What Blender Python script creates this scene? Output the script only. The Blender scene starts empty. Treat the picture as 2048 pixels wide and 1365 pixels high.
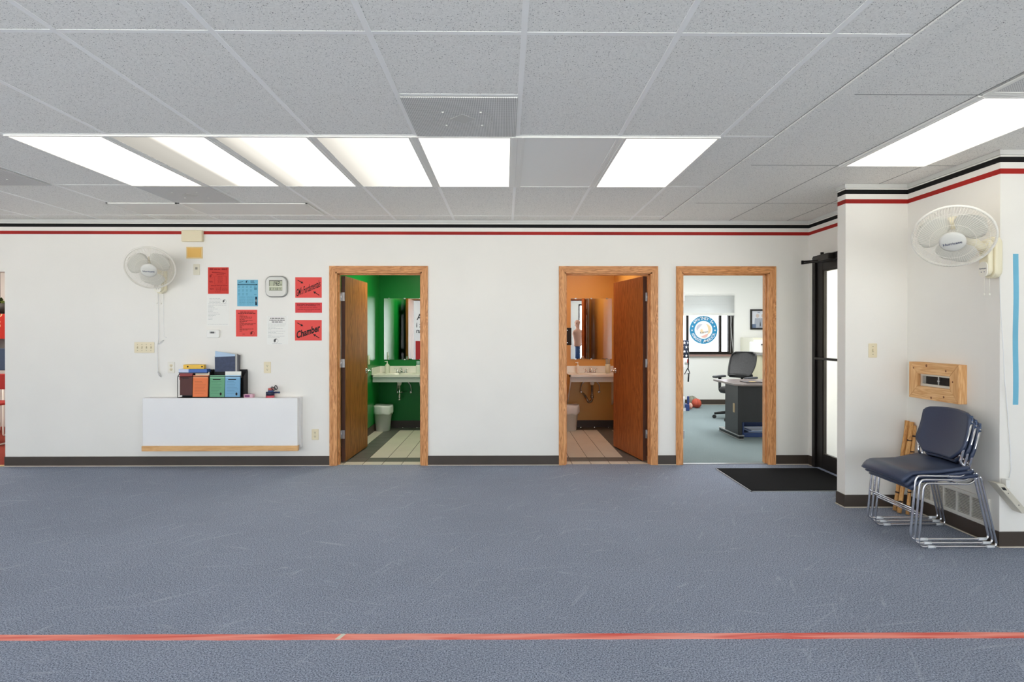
import bpy, math, random
from mathutils import Vector, Matrix
random.seed(7)
SC = bpy.context.scene
COL = SC.collection
PI = math.pi
# ------------------------------------------------------------------ camera model (photo 2048 x 1365)
F, CU, CV = 1195.0, 1024.0, 671.5
YAW, PITCH = math.atan(13/1195), math.atan(4.5/1195)
EYE = Vector((0, 0, 1.38))
ROT = Matrix.Rotation(-YAW, 3, 'Z') @ Matrix.Rotation(-PITCH, 3, 'X')
def ray(u, v): return ROT @ Vector(((u-CU)/F, 1, -(v-CV)/F))
def oy(u, v, Y):
    d = ray(u, v); return EYE + d*(Y/d.y)
def ox(u, v, X):
    d = ray(u, v); return EYE + d*(X/d.x)
def oz(u, v, Z=0.0):
    d = ray(u, v); return EYE + d*((Z-EYE.z)/d.z)
YB = 6.243            # face of the back wall
XR = 3.185            # face of the right-hand wall
YF = 3.815            # face of the short wall facing the camera at the right
YS = 4.70             # front of the wing wall
XS = 2.69             # free end of the wing wall
ZC = 2.555            # ceiling
WT = 0.13

# ------------------------------------------------------------------ materials
def lin(c):
    return tuple(((x/255)/12.92 if x/255 <= .04045 else ((x/255+.055)/1.055)**2.4) for x in c)
MATS = {}
def mat(name, col, rough=.5, metal=0.0, spec=.5, bump=None, var=None, alpha=None, trans=None, coat=0):
    if name in MATS: return MATS[name]
    m = bpy.data.materials.new(name); m.use_nodes = True
    nt = m.node_tree; b = nt.nodes['Principled BSDF']
    c = lin(col)
    b.inputs['Base Color'].default_value = (*c, 1)
    b.inputs['Roughness'].default_value = rough
    b.inputs['Metallic'].default_value = metal
    b.inputs['Specular IOR Level'].default_value = spec
    if coat: b.inputs['Coat Weight'].default_value = coat
    if trans: b.inputs['Transmission Weight'].default_value = trans
    if alpha is not None: b.inputs['Alpha'].default_value = alpha
    tc = nt.nodes.new('ShaderNodeTexCoord')
    if var:
        n = nt.nodes.new('ShaderNodeTexNoise'); n.inputs['Scale'].default_value = var[0]; n.inputs['Detail'].default_value = 4
        nt.links.new(tc.outputs['Object'], n.inputs['Vector'])
        r = nt.nodes.new('ShaderNodeValToRGB')
        r.color_ramp.elements[0].position = .3; r.color_ramp.elements[1].position = .7
        r.color_ramp.elements[0].color = (*[x*(1-var[1]) for x in c], 1)
        r.color_ramp.elements[1].color = (*[min(1, x*(1+var[1])) for x in c], 1)
        nt.links.new(n.outputs['Fac'], r.inputs['Fac']); nt.links.new(r.outputs['Color'], b.inputs['Base Color'])
    if bump:
        n = nt.nodes.new('ShaderNodeTexNoise'); n.inputs['Scale'].default_value = bump[0]; n.inputs['Detail'].default_value = 3
        nt.links.new(tc.outputs['Object'], n.inputs['Vector'])
        bp = nt.nodes.new('ShaderNodeBump'); bp.inputs['Strength'].default_value = bump[1]; bp.inputs['Distance'].default_value = .004
        nt.links.new(n.outputs['Fac'], bp.inputs['Height']); nt.links.new(bp.outputs['Normal'], b.inputs['Normal'])
    MATS[name] = m
    return m
def wood(name, dark, light, axis, scale=1.0, rough=.4, ring=6.0):
    m = bpy.data.materials.new(name); m.use_nodes = True
    nt = m.node_tree; L = nt.links.new; b = nt.nodes['Principled BSDF']
    tc = nt.nodes.new('ShaderNodeTexCoord')
    mp = nt.nodes.new('ShaderNodeMapping')
    s = [14*scale]*3; s[axis] = 1.1*scale
    mp.inputs['Scale'].default_value = s
    L(tc.outputs['Object'], mp.inputs['Vector'])
    n1 = nt.nodes.new('ShaderNodeTexNoise'); n1.inputs['Scale'].default_value = 1.0; n1.inputs['Detail'].default_value = 3; n1.inputs['Distortion'].default_value = 1.2
    L(mp.outputs['Vector'], n1.inputs['Vector'])
    mul = nt.nodes.new('ShaderNodeMath'); mul.operation = 'MULTIPLY'; mul.inputs[1].default_value = ring
    L(n1.outputs['Fac'], mul.inputs[0])
    fr = nt.nodes.new('ShaderNodeMath'); fr.operation = 'PINGPONG'; fr.inputs[1].default_value = .5
    L(mul.outputs[0], fr.inputs[0])
    mp2 = nt.nodes.new('ShaderNodeMapping'); s2 = [170*scale]*3; s2[axis] = 5*scale; mp2.inputs['Scale'].default_value = s2
    L(tc.outputs['Object'], mp2.inputs['Vector'])
    n2 = nt.nodes.new('ShaderNodeTexNoise'); n2.inputs['Scale'].default_value = 1.0; n2.inputs['Detail'].default_value = 2
    L(mp2.outputs['Vector'], n2.inputs['Vector'])
    add = nt.nodes.new('ShaderNodeMath'); add.operation = 'MULTIPLY_ADD'; add.inputs[1].default_value = .8
    L(fr.outputs[0], add.inputs[0]); 
    m3 = nt.nodes.new('ShaderNodeMath'); m3.operation = 'MULTIPLY'; m3.inputs[1].default_value = .65
    L(n2.outputs['Fac'], m3.inputs[0]); L(m3.outputs[0], add.inputs[2])
    r = nt.nodes.new('ShaderNodeValToRGB')
    r.color_ramp.elements[0].position = .2; r.color_ramp.elements[1].position = .75
    r.color_ramp.elements[0].color = (*lin(dark), 1); r.color_ramp.elements[1].color = (*lin(light), 1)
    L(add.outputs[0], r.inputs['Fac']); L(r.outputs['Color'], b.inputs['Base Color'])
    b.inputs['Roughness'].default_value = rough; b.inputs['Specular IOR Level'].default_value = .3
    MATS[name] = m
    return m
def emit(name, col, s):
    m = bpy.data.materials.new(name); m.use_nodes = True
    nt = m.node_tree; nt.nodes.clear()
    e = nt.nodes.new('ShaderNodeEmission'); o = nt.nodes.new('ShaderNodeOutputMaterial')
    e.inputs['Color'].default_value = (*lin(col), 1); e.inputs['Strength'].default_value = s
    nt.links.new(e.outputs[0], o.inputs[0]); return m
def lamp_mat(name, lo, hi, stops):
    """glowing diffuser: brightness follows the tubes behind it, across the panel's local x (0..1 over .55 m)"""
    m = bpy.data.materials.new(name); m.use_nodes = True
    nt = m.node_tree; nt.nodes.clear(); L = nt.links.new
    e = nt.nodes.new('ShaderNodeEmission'); o = nt.nodes.new('ShaderNodeOutputMaterial')
    tc = nt.nodes.new('ShaderNodeTexCoord'); sp = nt.nodes.new('ShaderNodeSeparateXYZ')
    L(tc.outputs['Generated'], sp.inputs[0])
    r = nt.nodes.new('ShaderNodeValToRGB'); el = r.color_ramp.elements
    r.color_ramp.interpolation = 'EASE'
    while len(el) < len(stops): el.new(.5)
    for q, (p, v) in zip(el, stops): q.position = p; q.color = (v, v, v, 1)
    L(sp.outputs['X'], r.inputs['Fac'])
    mr = nt.nodes.new('ShaderNodeMapRange'); mr.inputs['To Min'].default_value = lo; mr.inputs['To Max'].default_value = hi
    L(r.outputs['Color'], mr.inputs['Value']); L(mr.outputs[0], e.inputs['Strength'])
    e.inputs['Color'].default_value = (*lin((255, 250, 238)), 1)
    L(e.outputs[0], o.inputs[0]); return m
def glass(name, tint=(255, 255, 255), fac=.06, rough=.02):
    m = bpy.data.materials.new(name); m.use_nodes = True
    nt = m.node_tree; nt.nodes.clear(); L = nt.links.new
    t = nt.nodes.new('ShaderNodeBsdfTransparent'); t.inputs[0].default_value = (*lin(tint), 1)
    g = nt.nodes.new('ShaderNodeBsdfGlossy'); g.inputs['Roughness'].default_value = rough
    x = nt.nodes.new('ShaderNodeMixShader'); x.inputs[0].default_value = fac
    o = nt.nodes.new('ShaderNodeOutputMaterial')
    L(t.outputs[0], x.inputs[1]); L(g.outputs[0], x.inputs[2]); L(x.outputs[0], o.inputs[0]); MATS[name] = m; return m
def carpet(name, dark, light, scuff=0.0):
    m = bpy.data.materials.new(name); m.use_nodes = True
    nt = m.node_tree; L = nt.links.new; b = nt.nodes['Principled BSDF']; N = nt.nodes.new
    b.inputs['Roughness'].default_value = .95; b.inputs['Specular IOR Level'].default_value = .1
    tc = N('ShaderNodeTexCoord')
    n = N('ShaderNodeTexNoise'); n.inputs['Scale'].default_value = 150; n.inputs['Detail'].default_value = 4; n.inputs['Roughness'].default_value = .75
    L(tc.outputs['Object'], n.inputs['Vector'])
    r = N('ShaderNodeValToRGB'); r.color_ramp.elements[0].position = .36; r.color_ramp.elements[1].position = .64
    r.color_ramp.elements[0].color = (*lin(dark), 1); r.color_ramp.elements[1].color = (*lin(light), 1)
    L(n.outputs['Fac'], r.inputs['Fac'])
    big = N('ShaderNodeTexNoise'); big.inputs['Scale'].default_value = 1.3; big.inputs['Detail'].default_value = 5
    L(tc.outputs['Object'], big.inputs['Vector'])
    mr = N('ShaderNodeMapRange'); mr.inputs['To Min'].default_value = .88; mr.inputs['To Max'].default_value = 1.12
    L(big.outputs['Fac'], mr.inputs['Value'])
    mx = N('ShaderNodeMix'); mx.data_type = 'RGBA'; mx.blend_type = 'MULTIPLY'; mx.inputs['Factor'].default_value = 1
    L(r.outputs['Color'], mx.inputs['A']); L(mr.outputs[0], mx.inputs['B'])
    out = mx.outputs['Result']
    if scuff:
        for ang, sc, seed in ((.7, (2.4, 26, 1), 0), (-.35, (3.2, 30, 1), 7), (1.15, (2.8, 24, 1), 3), (.15, (2.2, 34, 1), 11)):
            mp = N('ShaderNodeMapping'); mp.vector_type = 'TEXTURE'; mp.inputs['Rotation'].default_value = (0, 0, ang); mp.inputs['Scale'].default_value = tuple(1/q for q in sc); mp.inputs['Location'].default_value = (seed, seed*2, 0)
            L(tc.outputs['Object'], mp.inputs['Vector'])
            q = N('ShaderNodeTexNoise'); q.inputs['Scale'].default_value = 1; q.inputs['Detail'].default_value = 3; q.inputs['Distortion'].default_value = .6
            L(mp.outputs['Vector'], q.inputs['Vector'])
            g = N('ShaderNodeMapRange'); g.inputs['From Min'].default_value = .64; g.inputs['From Max'].default_value = .78; g.inputs['To Max'].default_value = scuff
            L(q.outputs['Fac'], g.inputs['Value'])
            m2 = N('ShaderNodeMix'); m2.data_type = 'RGBA'
            L(g.outputs[0], m2.inputs['Factor']); L(out, m2.inputs['A']); m2.inputs['B'].default_value = (*lin((190, 196, 208)), 1)
            out = m2.outputs['Result']
    L(out, b.inputs['Base Color'])
    bp = N('ShaderNodeBump'); bp.inputs['Strength'].default_value = .7; bp.inputs['Distance'].default_value = .004
    L(n.outputs['Fac'], bp.inputs['Height']); L(bp.outputs['Normal'], b.inputs['Normal'])
    MATS[name] = m; return m
def tile_mat(name, base, dot):
    m = bpy.data.materials.new(name); m.use_nodes = True
    nt = m.node_tree; L = nt.links.new; b = nt.nodes['Principled BSDF']; N = nt.nodes.new
    b.inputs['Roughness'].default_value = .9; b.inputs['Specular IOR Level'].default_value = .2
    tc = N('ShaderNodeTexCoord')
    prev = None
    for sc, th, keep in ((75, .22, .62), (150, .26, .45)):
        v = N('ShaderNodeTexVoronoi'); v.inputs['Scale'].default_value = sc
        L(tc.outputs['Object'], v.inputs['Vector'])
        g = N('ShaderNodeMapRange'); g.inputs['From Min'].default_value = th; g.inputs['From Max'].default_value = th*.55
        L(v.outputs['Distance'], g.inputs['Value'])
        s = N('ShaderNodeSeparateColor'); L(v.outputs['Color'], s.inputs[0])
        k = N('ShaderNodeMath'); k.operation = 'GREATER_THAN'; k.inputs[1].default_value = keep; L(s.outputs[0], k.inputs[0])
        mu = N('ShaderNodeMath'); mu.operation = 'MULTIPLY'; L(g.outputs[0], mu.inputs[0]); L(k.outputs[0], mu.inputs[1])
        if prev is None: prev = mu.outputs[0]
        else:
            ma = N('ShaderNodeMath'); ma.operation = 'MAXIMUM'; L(prev, ma.inputs[0]); L(mu.outputs[0], ma.inputs[1]); prev = ma.outputs[0]
    n = N('ShaderNodeTexNoise'); n.inputs['Scale'].default_value = 120; n.inputs['Detail'].default_value = 3
    L(tc.outputs['Object'], n.inputs['Vector'])
    r = N('ShaderNodeValToRGB'); c = lin(base)
    r.color_ramp.elements[0].position = .35; r.color_ramp.elements[1].position = .65
    r.color_ramp.elements[0].color = (*[x*.94 for x in c], 1); r.color_ramp.elements[1].color = (*[min(1, x*1.05) for x in c], 1)
    L(n.outputs['Fac'], r.inputs['Fac'])
    x = N('ShaderNodeMix'); x.data_type = 'RGBA'
    L(prev, x.inputs['Factor']); L(r.outputs['Color'], x.inputs['A']); x.inputs['B'].default_value = (*lin(dot), 1)
    L(x.outputs['Result'], b.inputs['Base Color'])
    MATS[name] = m; return m
def perf_mat(name, base, dot, scale=110):
    """pressed metal with round holes on a square grid"""
    m = bpy.data.materials.new(name); m.use_nodes = True
    nt = m.node_tree; L = nt.links.new; b = nt.nodes['Principled BSDF']; N = nt.nodes.new
    b.inputs['Roughness'].default_value = .5
    tc = N('ShaderNodeTexCoord'); v = N('ShaderNodeTexVoronoi'); v.inputs['Scale'].default_value = scale; v.inputs['Randomness'].default_value = 0
    L(tc.outputs['Object'], v.inputs['Vector'])
    g = N('ShaderNodeMapRange'); g.inputs['From Min'].default_value = .34; g.inputs['From Max'].default_value = .26
    L(v.outputs['Distance'], g.inputs['Value'])
    x = N('ShaderNodeMix'); x.data_type = 'RGBA'; L(g.outputs[0], x.inputs['Factor'])
    x.inputs['A'].default_value = (*lin(base), 1); x.inputs['B'].default_value = (*lin(dot), 1)
    L(x.outputs['Result'], b.inputs['Base Color']); MATS[name] = m; return m

# ------------------------------------------------------------------ mesh builder
ORG = {}
_TXT = {}
def text_mesh(s, align='CENTER', bold=0.0):
    key = (s, align, bold)
    if key in _TXT: return _TXT[key]
    cu = bpy.data.curves.new('t', 'FONT'); cu.body = s; cu.align_x = align; cu.align_y = 'CENTER'; cu.resolution_u = 3; cu.offset = bold
    o = bpy.data.objects.new('t', cu); COL.objects.link(o)
    dg = bpy.context.evaluated_depsgraph_get()
    me = o.evaluated_get(dg).to_mesh()
    r = ([v.co.copy() for v in me.vertices], [list(p.vertices) for p in me.polygons])
    o.evaluated_get(dg).to_mesh_clear()
    bpy.data.objects.remove(o); bpy.data.curves.remove(cu)
    _TXT[key] = r; return r
class MB:
    def __init__(s): s.v, s.f, s.m, s.s = [], [], [], []
    def add(s, vs, fs, m=0, smooth=False, M=None):
        o = len(s.v)
        s.v += [(M @ Vector(p) if M is not None else Vector(p)) for p in vs]
        for f in fs: s.f.append([i+o for i in f]); s.m.append(m); s.s.append(smooth)
        return s
    def box(s, x0, x1, y0, y1, z0, z1, m=0, M=None):
        x0, x1 = sorted((x0, x1)); y0, y1 = sorted((y0, y1)); z0, z1 = sorted((z0, z1))
        vs = [(x0,y0,z0),(x1,y0,z0),(x1,y1,z0),(x0,y1,z0),(x0,y0,z1),(x1,y0,z1),(x1,y1,z1),(x0,y1,z1)]
        return s.add(vs, [(3,2,1,0),(4,5,6,7),(0,1,5,4),(1,2,6,5),(2,3,7,6),(3,0,4,7)], m, False, M)
    def quad(s, a, b, c, d, m=0): return s.add([a,b,c,d], [(0,1,2,3)], m)
    def prism(s, poly, z0, z1, m=0, M=None, smooth=False):
        n = len(poly)
        vs = [(x,y,z0) for x,y in poly] + [(x,y,z1) for x,y in poly]
        fs = [list(range(n))[::-1], list(range(n,2*n))]
        s.add(vs, fs, m, False, M)
        o = len(s.v)-2*n
        for i in range(n):
            j = (i+1) % n; s.f.append([o+i,o+j,o+n+j,o+n+i]); s.m.append(m); s.s.append(smooth)
        return s
    def tube(s, pts, r, seg=8, m=0, closed=False, cap=True):
        P = [Vector(p) for p in pts]; n = len(P)
        rs = r if isinstance(r, (list, tuple)) else [r]*n
        T = []
        for i in range(n):
            a = P[i-1] if (i > 0 or closed) else P[i]; b = P[(i+1) % n] if (i < n-1 or closed) else P[i]
            d = (b-a); T.append(d.normalized() if d.length > 1e-9 else Vector((0,0,1)))
        up = Vector((0,0,1)) if abs(T[0].z) < .9 else Vector((1,0,0))
        N = (up - T[0]*up.dot(T[0])).normalized()
        vs = []
        for i in range(n):
            N = (N - T[i]*N.dot(T[i]))
            N = N.normalized() if N.length > 1e-6 else T[i].orthogonal().normalized()
            B = T[i].cross(N)
            for k in range(seg):
                a = 2*PI*k/seg; vs.append(P[i] + (N*math.cos(a)+B*math.sin(a))*rs[i])
        fs = []
        for i in range(n if closed else n-1):
            j = (i+1) % n
            for k in range(seg):
                l = (k+1) % seg; fs.append((i*seg+k, i*seg+l, j*seg+l, j*seg+k))
        s.add(vs, fs, m, seg > 4)
        if cap and not closed:
            o = len(s.v)-n*seg
            s.f.append([o+k for k in range(seg)][::-1]); s.m.append(m); s.s.append(False)
            s.f.append([o+(n-1)*seg+k for k in range(seg)]); s.m.append(m); s.s.append(False)
        return s
    def lathe(s, prof, seg=24, m=0, M=None, sy=1.0, smooth=True):
        vs = []; n = len(prof)
        for r, z in prof:
            for k in range(seg):
                a = 2*PI*k/seg; vs.append((r*math.cos(a), r*math.sin(a)*sy, z))
        fs = [(i*seg+k, i*seg+(k+1) % seg, (i+1)*seg+(k+1) % seg, (i+1)*seg+k) for i in range(n-1) for k in range(seg)]
        fs += [list(range(seg))[::-1], [(n-1)*seg+k for k in range(seg)]]
        return s.add(vs, fs, m, smooth, M)
    def ball(s, c, r, m=0, seg=16, M=None, sc=(1,1,1)):
        pr = [(max(1e-4, math.sin(PI*i/10)), -math.cos(PI*i/10)) for i in range(11)]
        MM = Matrix.Translation(c) @ Matrix.Diagonal((r*sc[0], r*sc[1], r*sc[2], 1))
        if M is not None: MM = M @ MM
        return s.lathe(pr, seg, m, MM)
    def fit_text(s, t, x0, x1, zc, y, cap, k=0.0, m=0, bold=.02):
        """lettering on a wall facing -Y, squeezed between x0 and x1, baseline climbing by k while the stems stay upright"""
        v, f = text_mesh(t, 'LEFT', bold)
        lo, hi = min(p.x for p in v), max(p.x for p in v); sc = cap/.7; mid = (x0+x1)/2
        def T(p):
            x = x0+(p.x-lo)/(hi-lo)*(x1-x0); return (x, y, zc+(p.y-.06)*sc+k*(x-mid))
        return s.add([T(p) for p in v], f, m)
    def text(s, t, M, size=1, m=0, align='CENTER', bold=.01):
        v, f = text_mesh(t, align, bold)
        return s.add([p*size for p in v], f, m, False, M)
    def grid(s, fn, nu, nv, m=0, smooth=True):
        vs = [fn(i/nu, j/nv) for i in range(nu+1) for j in range(nv+1)]
        fs = [(i*(nv+1)+j, (i+1)*(nv+1)+j, (i+1)*(nv+1)+j+1, i*(nv+1)+j+1) for i in range(nu) for j in range(nv)]
        return s.add(vs, fs, m, smooth)
    def build(s, name, mats, parent=None, bevel=0, bseg=2, solid=0, sub=0, loc=None):
        if not isinstance(mats, (list, tuple)): mats = [mats]
        if parent is not None: org = ORG[parent.name]
        elif loc is not None: org = Vector(loc)
        else:
            lo = Vector([min(p[i] for p in s.v) for i in range(3)]); hi = Vector([max(p[i] for p in s.v) for i in range(3)])
            org = Vector(((lo.x+hi.x)/2, (lo.y+hi.y)/2, lo.z))
        me = bpy.data.meshes.new(name)
        me.from_pydata([p-org for p in s.v], [], s.f)
        for x in mats: me.materials.append(x)
        me.polygons.foreach_set('material_index', s.m)
        me.polygons.foreach_set('use_smooth', s.s)
        me.update()
        o = bpy.data.objects.new(name, me); COL.objects.link(o)
        ORG[o.name] = org
        if parent is not None: o.parent = parent
        else: o.location = org
        if solid:
            q = o.modifiers.new('thick', 'SOLIDIFY'); q.thickness = solid; q.offset = 0
        if sub:
            q = o.modifiers.new('sub', 'SUBSURF'); q.levels = q.render_levels = sub
        if bevel:
            q = o.modifiers.new('bev', 'BEVEL'); q.width = bevel; q.segments = bseg; q.limit_method = 'ANGLE'; q.angle_limit = .7; q.harden_normals = False
        return o
def tag(o, label, cat, group=None, kind=None):
    o['label'] = label; o['category'] = cat
    if group: o['group'] = group
    if kind: o['kind'] = kind
    return o
def thing(name, label, cat, loc, group=None):
    o = bpy.data.objects.new(name, None); COL.objects.link(o); o.empty_display_size = .05
    o.location = loc; ORG[o.name] = Vector(loc)
    return tag(o, label, cat, group)
def struct(o, label=None):
    o['kind'] = 'structure'
    if label: o['label'] = label
    return o
def structure_root(name, loc=(0,0,0), label=None):
    o = bpy.data.objects.new(name, None); COL.objects.link(o); o.location = loc; ORG[o.name] = Vector(loc)
    return struct(o, label)
def WM(x, y, z, ang=0.0, sx=1.0, sy=1.0, shear=0.0):
    """plane on a wall facing -Y: local x right, local y up"""
    B = Matrix(((1,0,0,x),(0,0,-1,y),(0,1,0,z),(0,0,0,1)))
    S = Matrix(((sx,shear,0,0),(0,sy,0,0),(0,0,1,0),(0,0,0,1)))
    return B @ Matrix.Rotation(ang, 4, 'Z') @ S
def frame_from(origin, zdir, updir=(0,0,1)):
    z = Vector(zdir).normalized(); x = Vector(updir).cross(z).normalized(); y = z.cross(x)
    M = Matrix.Identity(4)
    for i in range(3): M[i][0], M[i][1], M[i][2], M[i][3] = x[i], y[i], z[i], origin[i]
    return M
def arc_pts(pts, rad, n=5):
    """polyline with rounded corners"""
    P = [Vector(p) for p in pts]; out = [P[0]]
    for i in range(1, len(P)-1):
        a, b, c = P[i-1], P[i], P[i+1]
        d1 = (a-b); d2 = (c-b); r = min(rad, d1.length*.45, d2.length*.45)
        p, q = b+d1.normalized()*r, b+d2.normalized()*r
        for k in range(n+1):
            t = k/n; out.append(p*(1-t)**2 + b*2*t*(1-t) + q*t*t)
    out.append(P[-1]); return out
def rrect(w, h, r, n=5):
    out = []
    for cx, cy, a0 in ((w/2-r, h/2-r, 0), (-w/2+r, h/2-r, 90), (-w/2+r, -h/2+r, 180), (w/2-r, -h/2+r, 270)):
        for k in range(n+1):
            a = math.radians(a0+90*k/n); out.append((cx+r*math.cos(a), cy+r*math.sin(a)))
    return out

# palette
white_wall = mat('white wall paint', (236,233,226), .55, bump=(180,.06), var=(1.5,.02))
ivory = mat('ivory plastic', (228,216,184), .4)
ivory_dark = mat('dark ivory plastic', (196,184,150), .45)  # darker ivory for screws and switch toggle surrounds
whitep = mat('white plastic', (235,234,228), .35)
white_soft = mat('white paper', (238,237,231), .8)
dark_ink = mat('black ink', (28,20,22), .8)
red_paper = mat('red paper', (232,84,78), .8)
red_paper2 = mat('deep red paper', (206,62,52), .8)
blue_paper = mat('sky blue paper', (120,186,212), .8)
grey_ink = mat('grey print', (188,188,188), .8)
dred_ink = mat('print on red', (150,28,24), .8)
dblue_ink = mat('print on blue', (84,140,166), .8)
black = mat('black', (18,18,19), .5)
blackm = mat('black metal', (26,24,24), .35, .6)
chrome = mat('chrome', (222,222,226), .12, 1.0)
steel = mat('brushed steel', (190,190,190), .3, 1.0)
base_brown = mat('dark rubber base', (66,56,48), .5, var=(6,.08))
base_lip = mat('pale caulk line', (205,196,180), .7)
tape_black = mat('black painted band', (13,13,14), .6, spec=.2)
tape_red = mat('red painted band', (160,30,24), .55, spec=.25, var=(1.2,.2))
tile = tile_mat('ceiling tile', (243,242,237), (112,112,112))
joint = mat('dark ceiling joint', (150,150,148), .8)
tbar = mat('ceiling grid paint', (252,252,250), .4)
frame_grey = mat('light frame paint', (242,241,236), .5)
panel_off = mat('unlit diffuser', (246,246,242), .5)
perf = perf_mat('perforated metal', (226,226,224), (120,120,118))
carpet_blue = carpet('blue carpet', (64,73,90), (190,199,218), .42)
carpet_green = carpet('green carpet', (108,122,123), (152,165,168))
carpet_red = carpet('red carpet', (130,52,46), (170,84,72))
oak_v = wood('oak casing upright', (164,100,50), (232,172,116), 2, 2.2, .4)
oak_h = wood('oak casing across', (160,96,48), (224,162,106), 0, 2.2, .4)
door_oak = wood('oak door veneer', (112,62,24), (186,118,58), 2, 1.0, .45, 7)
door_oak2 = wood('red oak door veneer', (120,58,24), (184,108,56), 2, 1.0, .45, 9)
door_edge = mat('dark door edge', (74,42,28), .5)
# ------------------------------------------------------------------ room shell
def bx(u): return oy(u, 730, YB).x
XL = bx(10)
DOORS = [(bx(671.5), bx(844)), (bx(1129.5), bx(1303.5)), (bx(1363.5), bx(1539))]
ZD = 2.018
YI = YB + WT
green_l = mat('green wall paint', (14,138,52), .3, var=(1.2,.06))
green_b = mat('deep green wall paint', (8,118,46), .4, spec=.3, var=(1.2,.06))
orange_w = mat('orange wall paint', (214,156,74), .4, var=(1.2,.04))
office_w = mat('office wall paint', (238,238,234), .6)

m = MB()
m.box(-8.6, XL, YB, YI, ZD, 2.56)
edges = [XL] + [e for d in DOORS for e in d] + [XR + .115]
for i in range(0, len(edges), 2): m.box(edges[i], edges[i+1], YB, YI, 0, 2.56)
for a, b in DOORS: m.box(a, b, YB, YI, ZD, 2.56)
struct(m.build('wall_back', white_wall), 'white back wall with the wood-trimmed doorways')

YDR = (5.0, 6.165)           # glass door opening on the right-hand wall
m = MB()
m.box(XR, XR+.115, YF+.115, YDR[0], 0, 2.56); m.box(XR, XR+.115, YDR[1], YB, 0, 2.56)
m.box(XR, XR+.115, YDR[0], YDR[1], 2.17, 2.56)
# recess behind the wooden frame is only a dark panel painting its shade
struct(m.build('wall_right', white_wall), 'white side wall with the glass door and corner fan')
struct(MB().box(XS, XR, YS, YS+.115, 0, 2.56).build('wall_wing', white_wall), 'short wing wall beside the glass door')
struct(MB().box(XR, 6.0, YF, YF+.115, 0, 2.56).build('wall_short', white_wall), 'wall with the blue strip')
struct(MB().box(-8.7, -8.6, -3.4, -1.6, 0, 2.56).box(-8.7, -8.6, 1.3, 9.0, 0, 2.56).box(-8.7, -8.6, -1.6, 1.3, 0, .4).box(-8.7, -8.6, -1.6, 1.3, 2.1, 2.56).build('wall_left', white_wall))  # unseen opening added to brighten the left end of the back wall
struct(MB().box(6.0, 6.1, -3.4, YF, 0, 2.56).build('wall_far_right', white_wall))
# wall behind the camera; its windows are enlarged, one added, to brighten the room
WINS = [(-8.2, -5.9), (-5.6, -3.5), (-2.5, -.3), (.1, 2.1), (2.56, 5.6)]  # second window added for more light on the left end of the back wall
WZ = (.12, 2.4)
m = MB(); ed = [-8.6] + [e for w in WINS for e in w] + [6.0]
for i in range(0, len(ed), 2): m.box(ed[i], ed[i+1], -3.55, -3.4, 0, 2.56)
for a, b in WINS: m.box(a, b, -3.55, -3.4, 0, WZ[0]); m.box(a, b, -3.55, -3.4, WZ[1], 2.56)
struct(m.build('wall_front', white_wall))
pane = glass('window glass', (250,252,252), .05)
for i, (a, b) in enumerate(WINS):
    r = structure_root('window_%d' % (i+2), ((a+b)/2, -3.47, WZ[0]))
    m = MB(); t = .05
    for x0, x1, z0, z1 in ((a,b,WZ[0],WZ[0]+t),(a,b,WZ[1]-t,WZ[1]),(a,a+t,WZ[0]+t,WZ[1]-t),(b-t,b,WZ[0]+t,WZ[1]-t),((a+b)/2-.03,(a+b)/2+.03,WZ[0]+t,WZ[1]-t)):
        m.box(x0, x1, -3.5, -3.44, z0, z1)
    m.build('frame', blackm, r)
    MB().box(a+t, b-t, -3.475, -3.470, WZ[0]+t, WZ[1]-t).build('pane', pane, r)

struct(MB().box(-8.7, 6.1, -3.55, YB+.035, -.1, 0).build('floor', carpet_blue, loc=(0,0,0)), 'blue carpeted floor')
# acoustic ceiling: tiles with the exposed grid as part of the same surface
col0 = oz(1025, 442, ZC).x; PW = .6096; PL = 1.2192
ys = [oz(1025, v, ZC).y for v in (66, 275, 374.5, 433)]
Y0 = sum(y - PL*(i) for i, y in enumerate(ys))/4       # first row line in view
COLX = [col0 + PW*k for k in range(-15, 4)]
XST = (oz(1552, 273, ZC).x, oz(1499, 332, ZC).x)       # narrow filler strip
COLX = [x for x in COLX if x < XST[0]-.05]
ROWY = [Y0 + PL*k for k in range(-5, 5) if Y0+PL*k < YB-.03]
m = MB()
m.box(-8.7, 6.1, -3.55, YI, ZC+.006, ZC+.12, 0)
B = .012; zb0, zb1 = ZC+.0042, ZC+.0065
for x in COLX: m.box(x-B, x+B, -3.4, YB, zb0, zb1, 1)
for y in ROWY: m.box(-8.6, XST[0], y-B, y+B, zb0+.0006, zb1-.0005, 1)
m.box(col0-PW, col0, Y0+PL/2-B, Y0+PL/2+B, zb0+.0006, zb1-.0005, 1)
m.box(col0-5*PW, col0-4*PW, Y0+2.5*PL-B, Y0+2.5*PL+B, zb0+.0006, zb1-.0005, 1)
m.box(col0-7*PW, col0-6*PW, Y0+1.5*PL-B, Y0+1.5*PL+B, zb0, zb1-.0005, 1)
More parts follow.
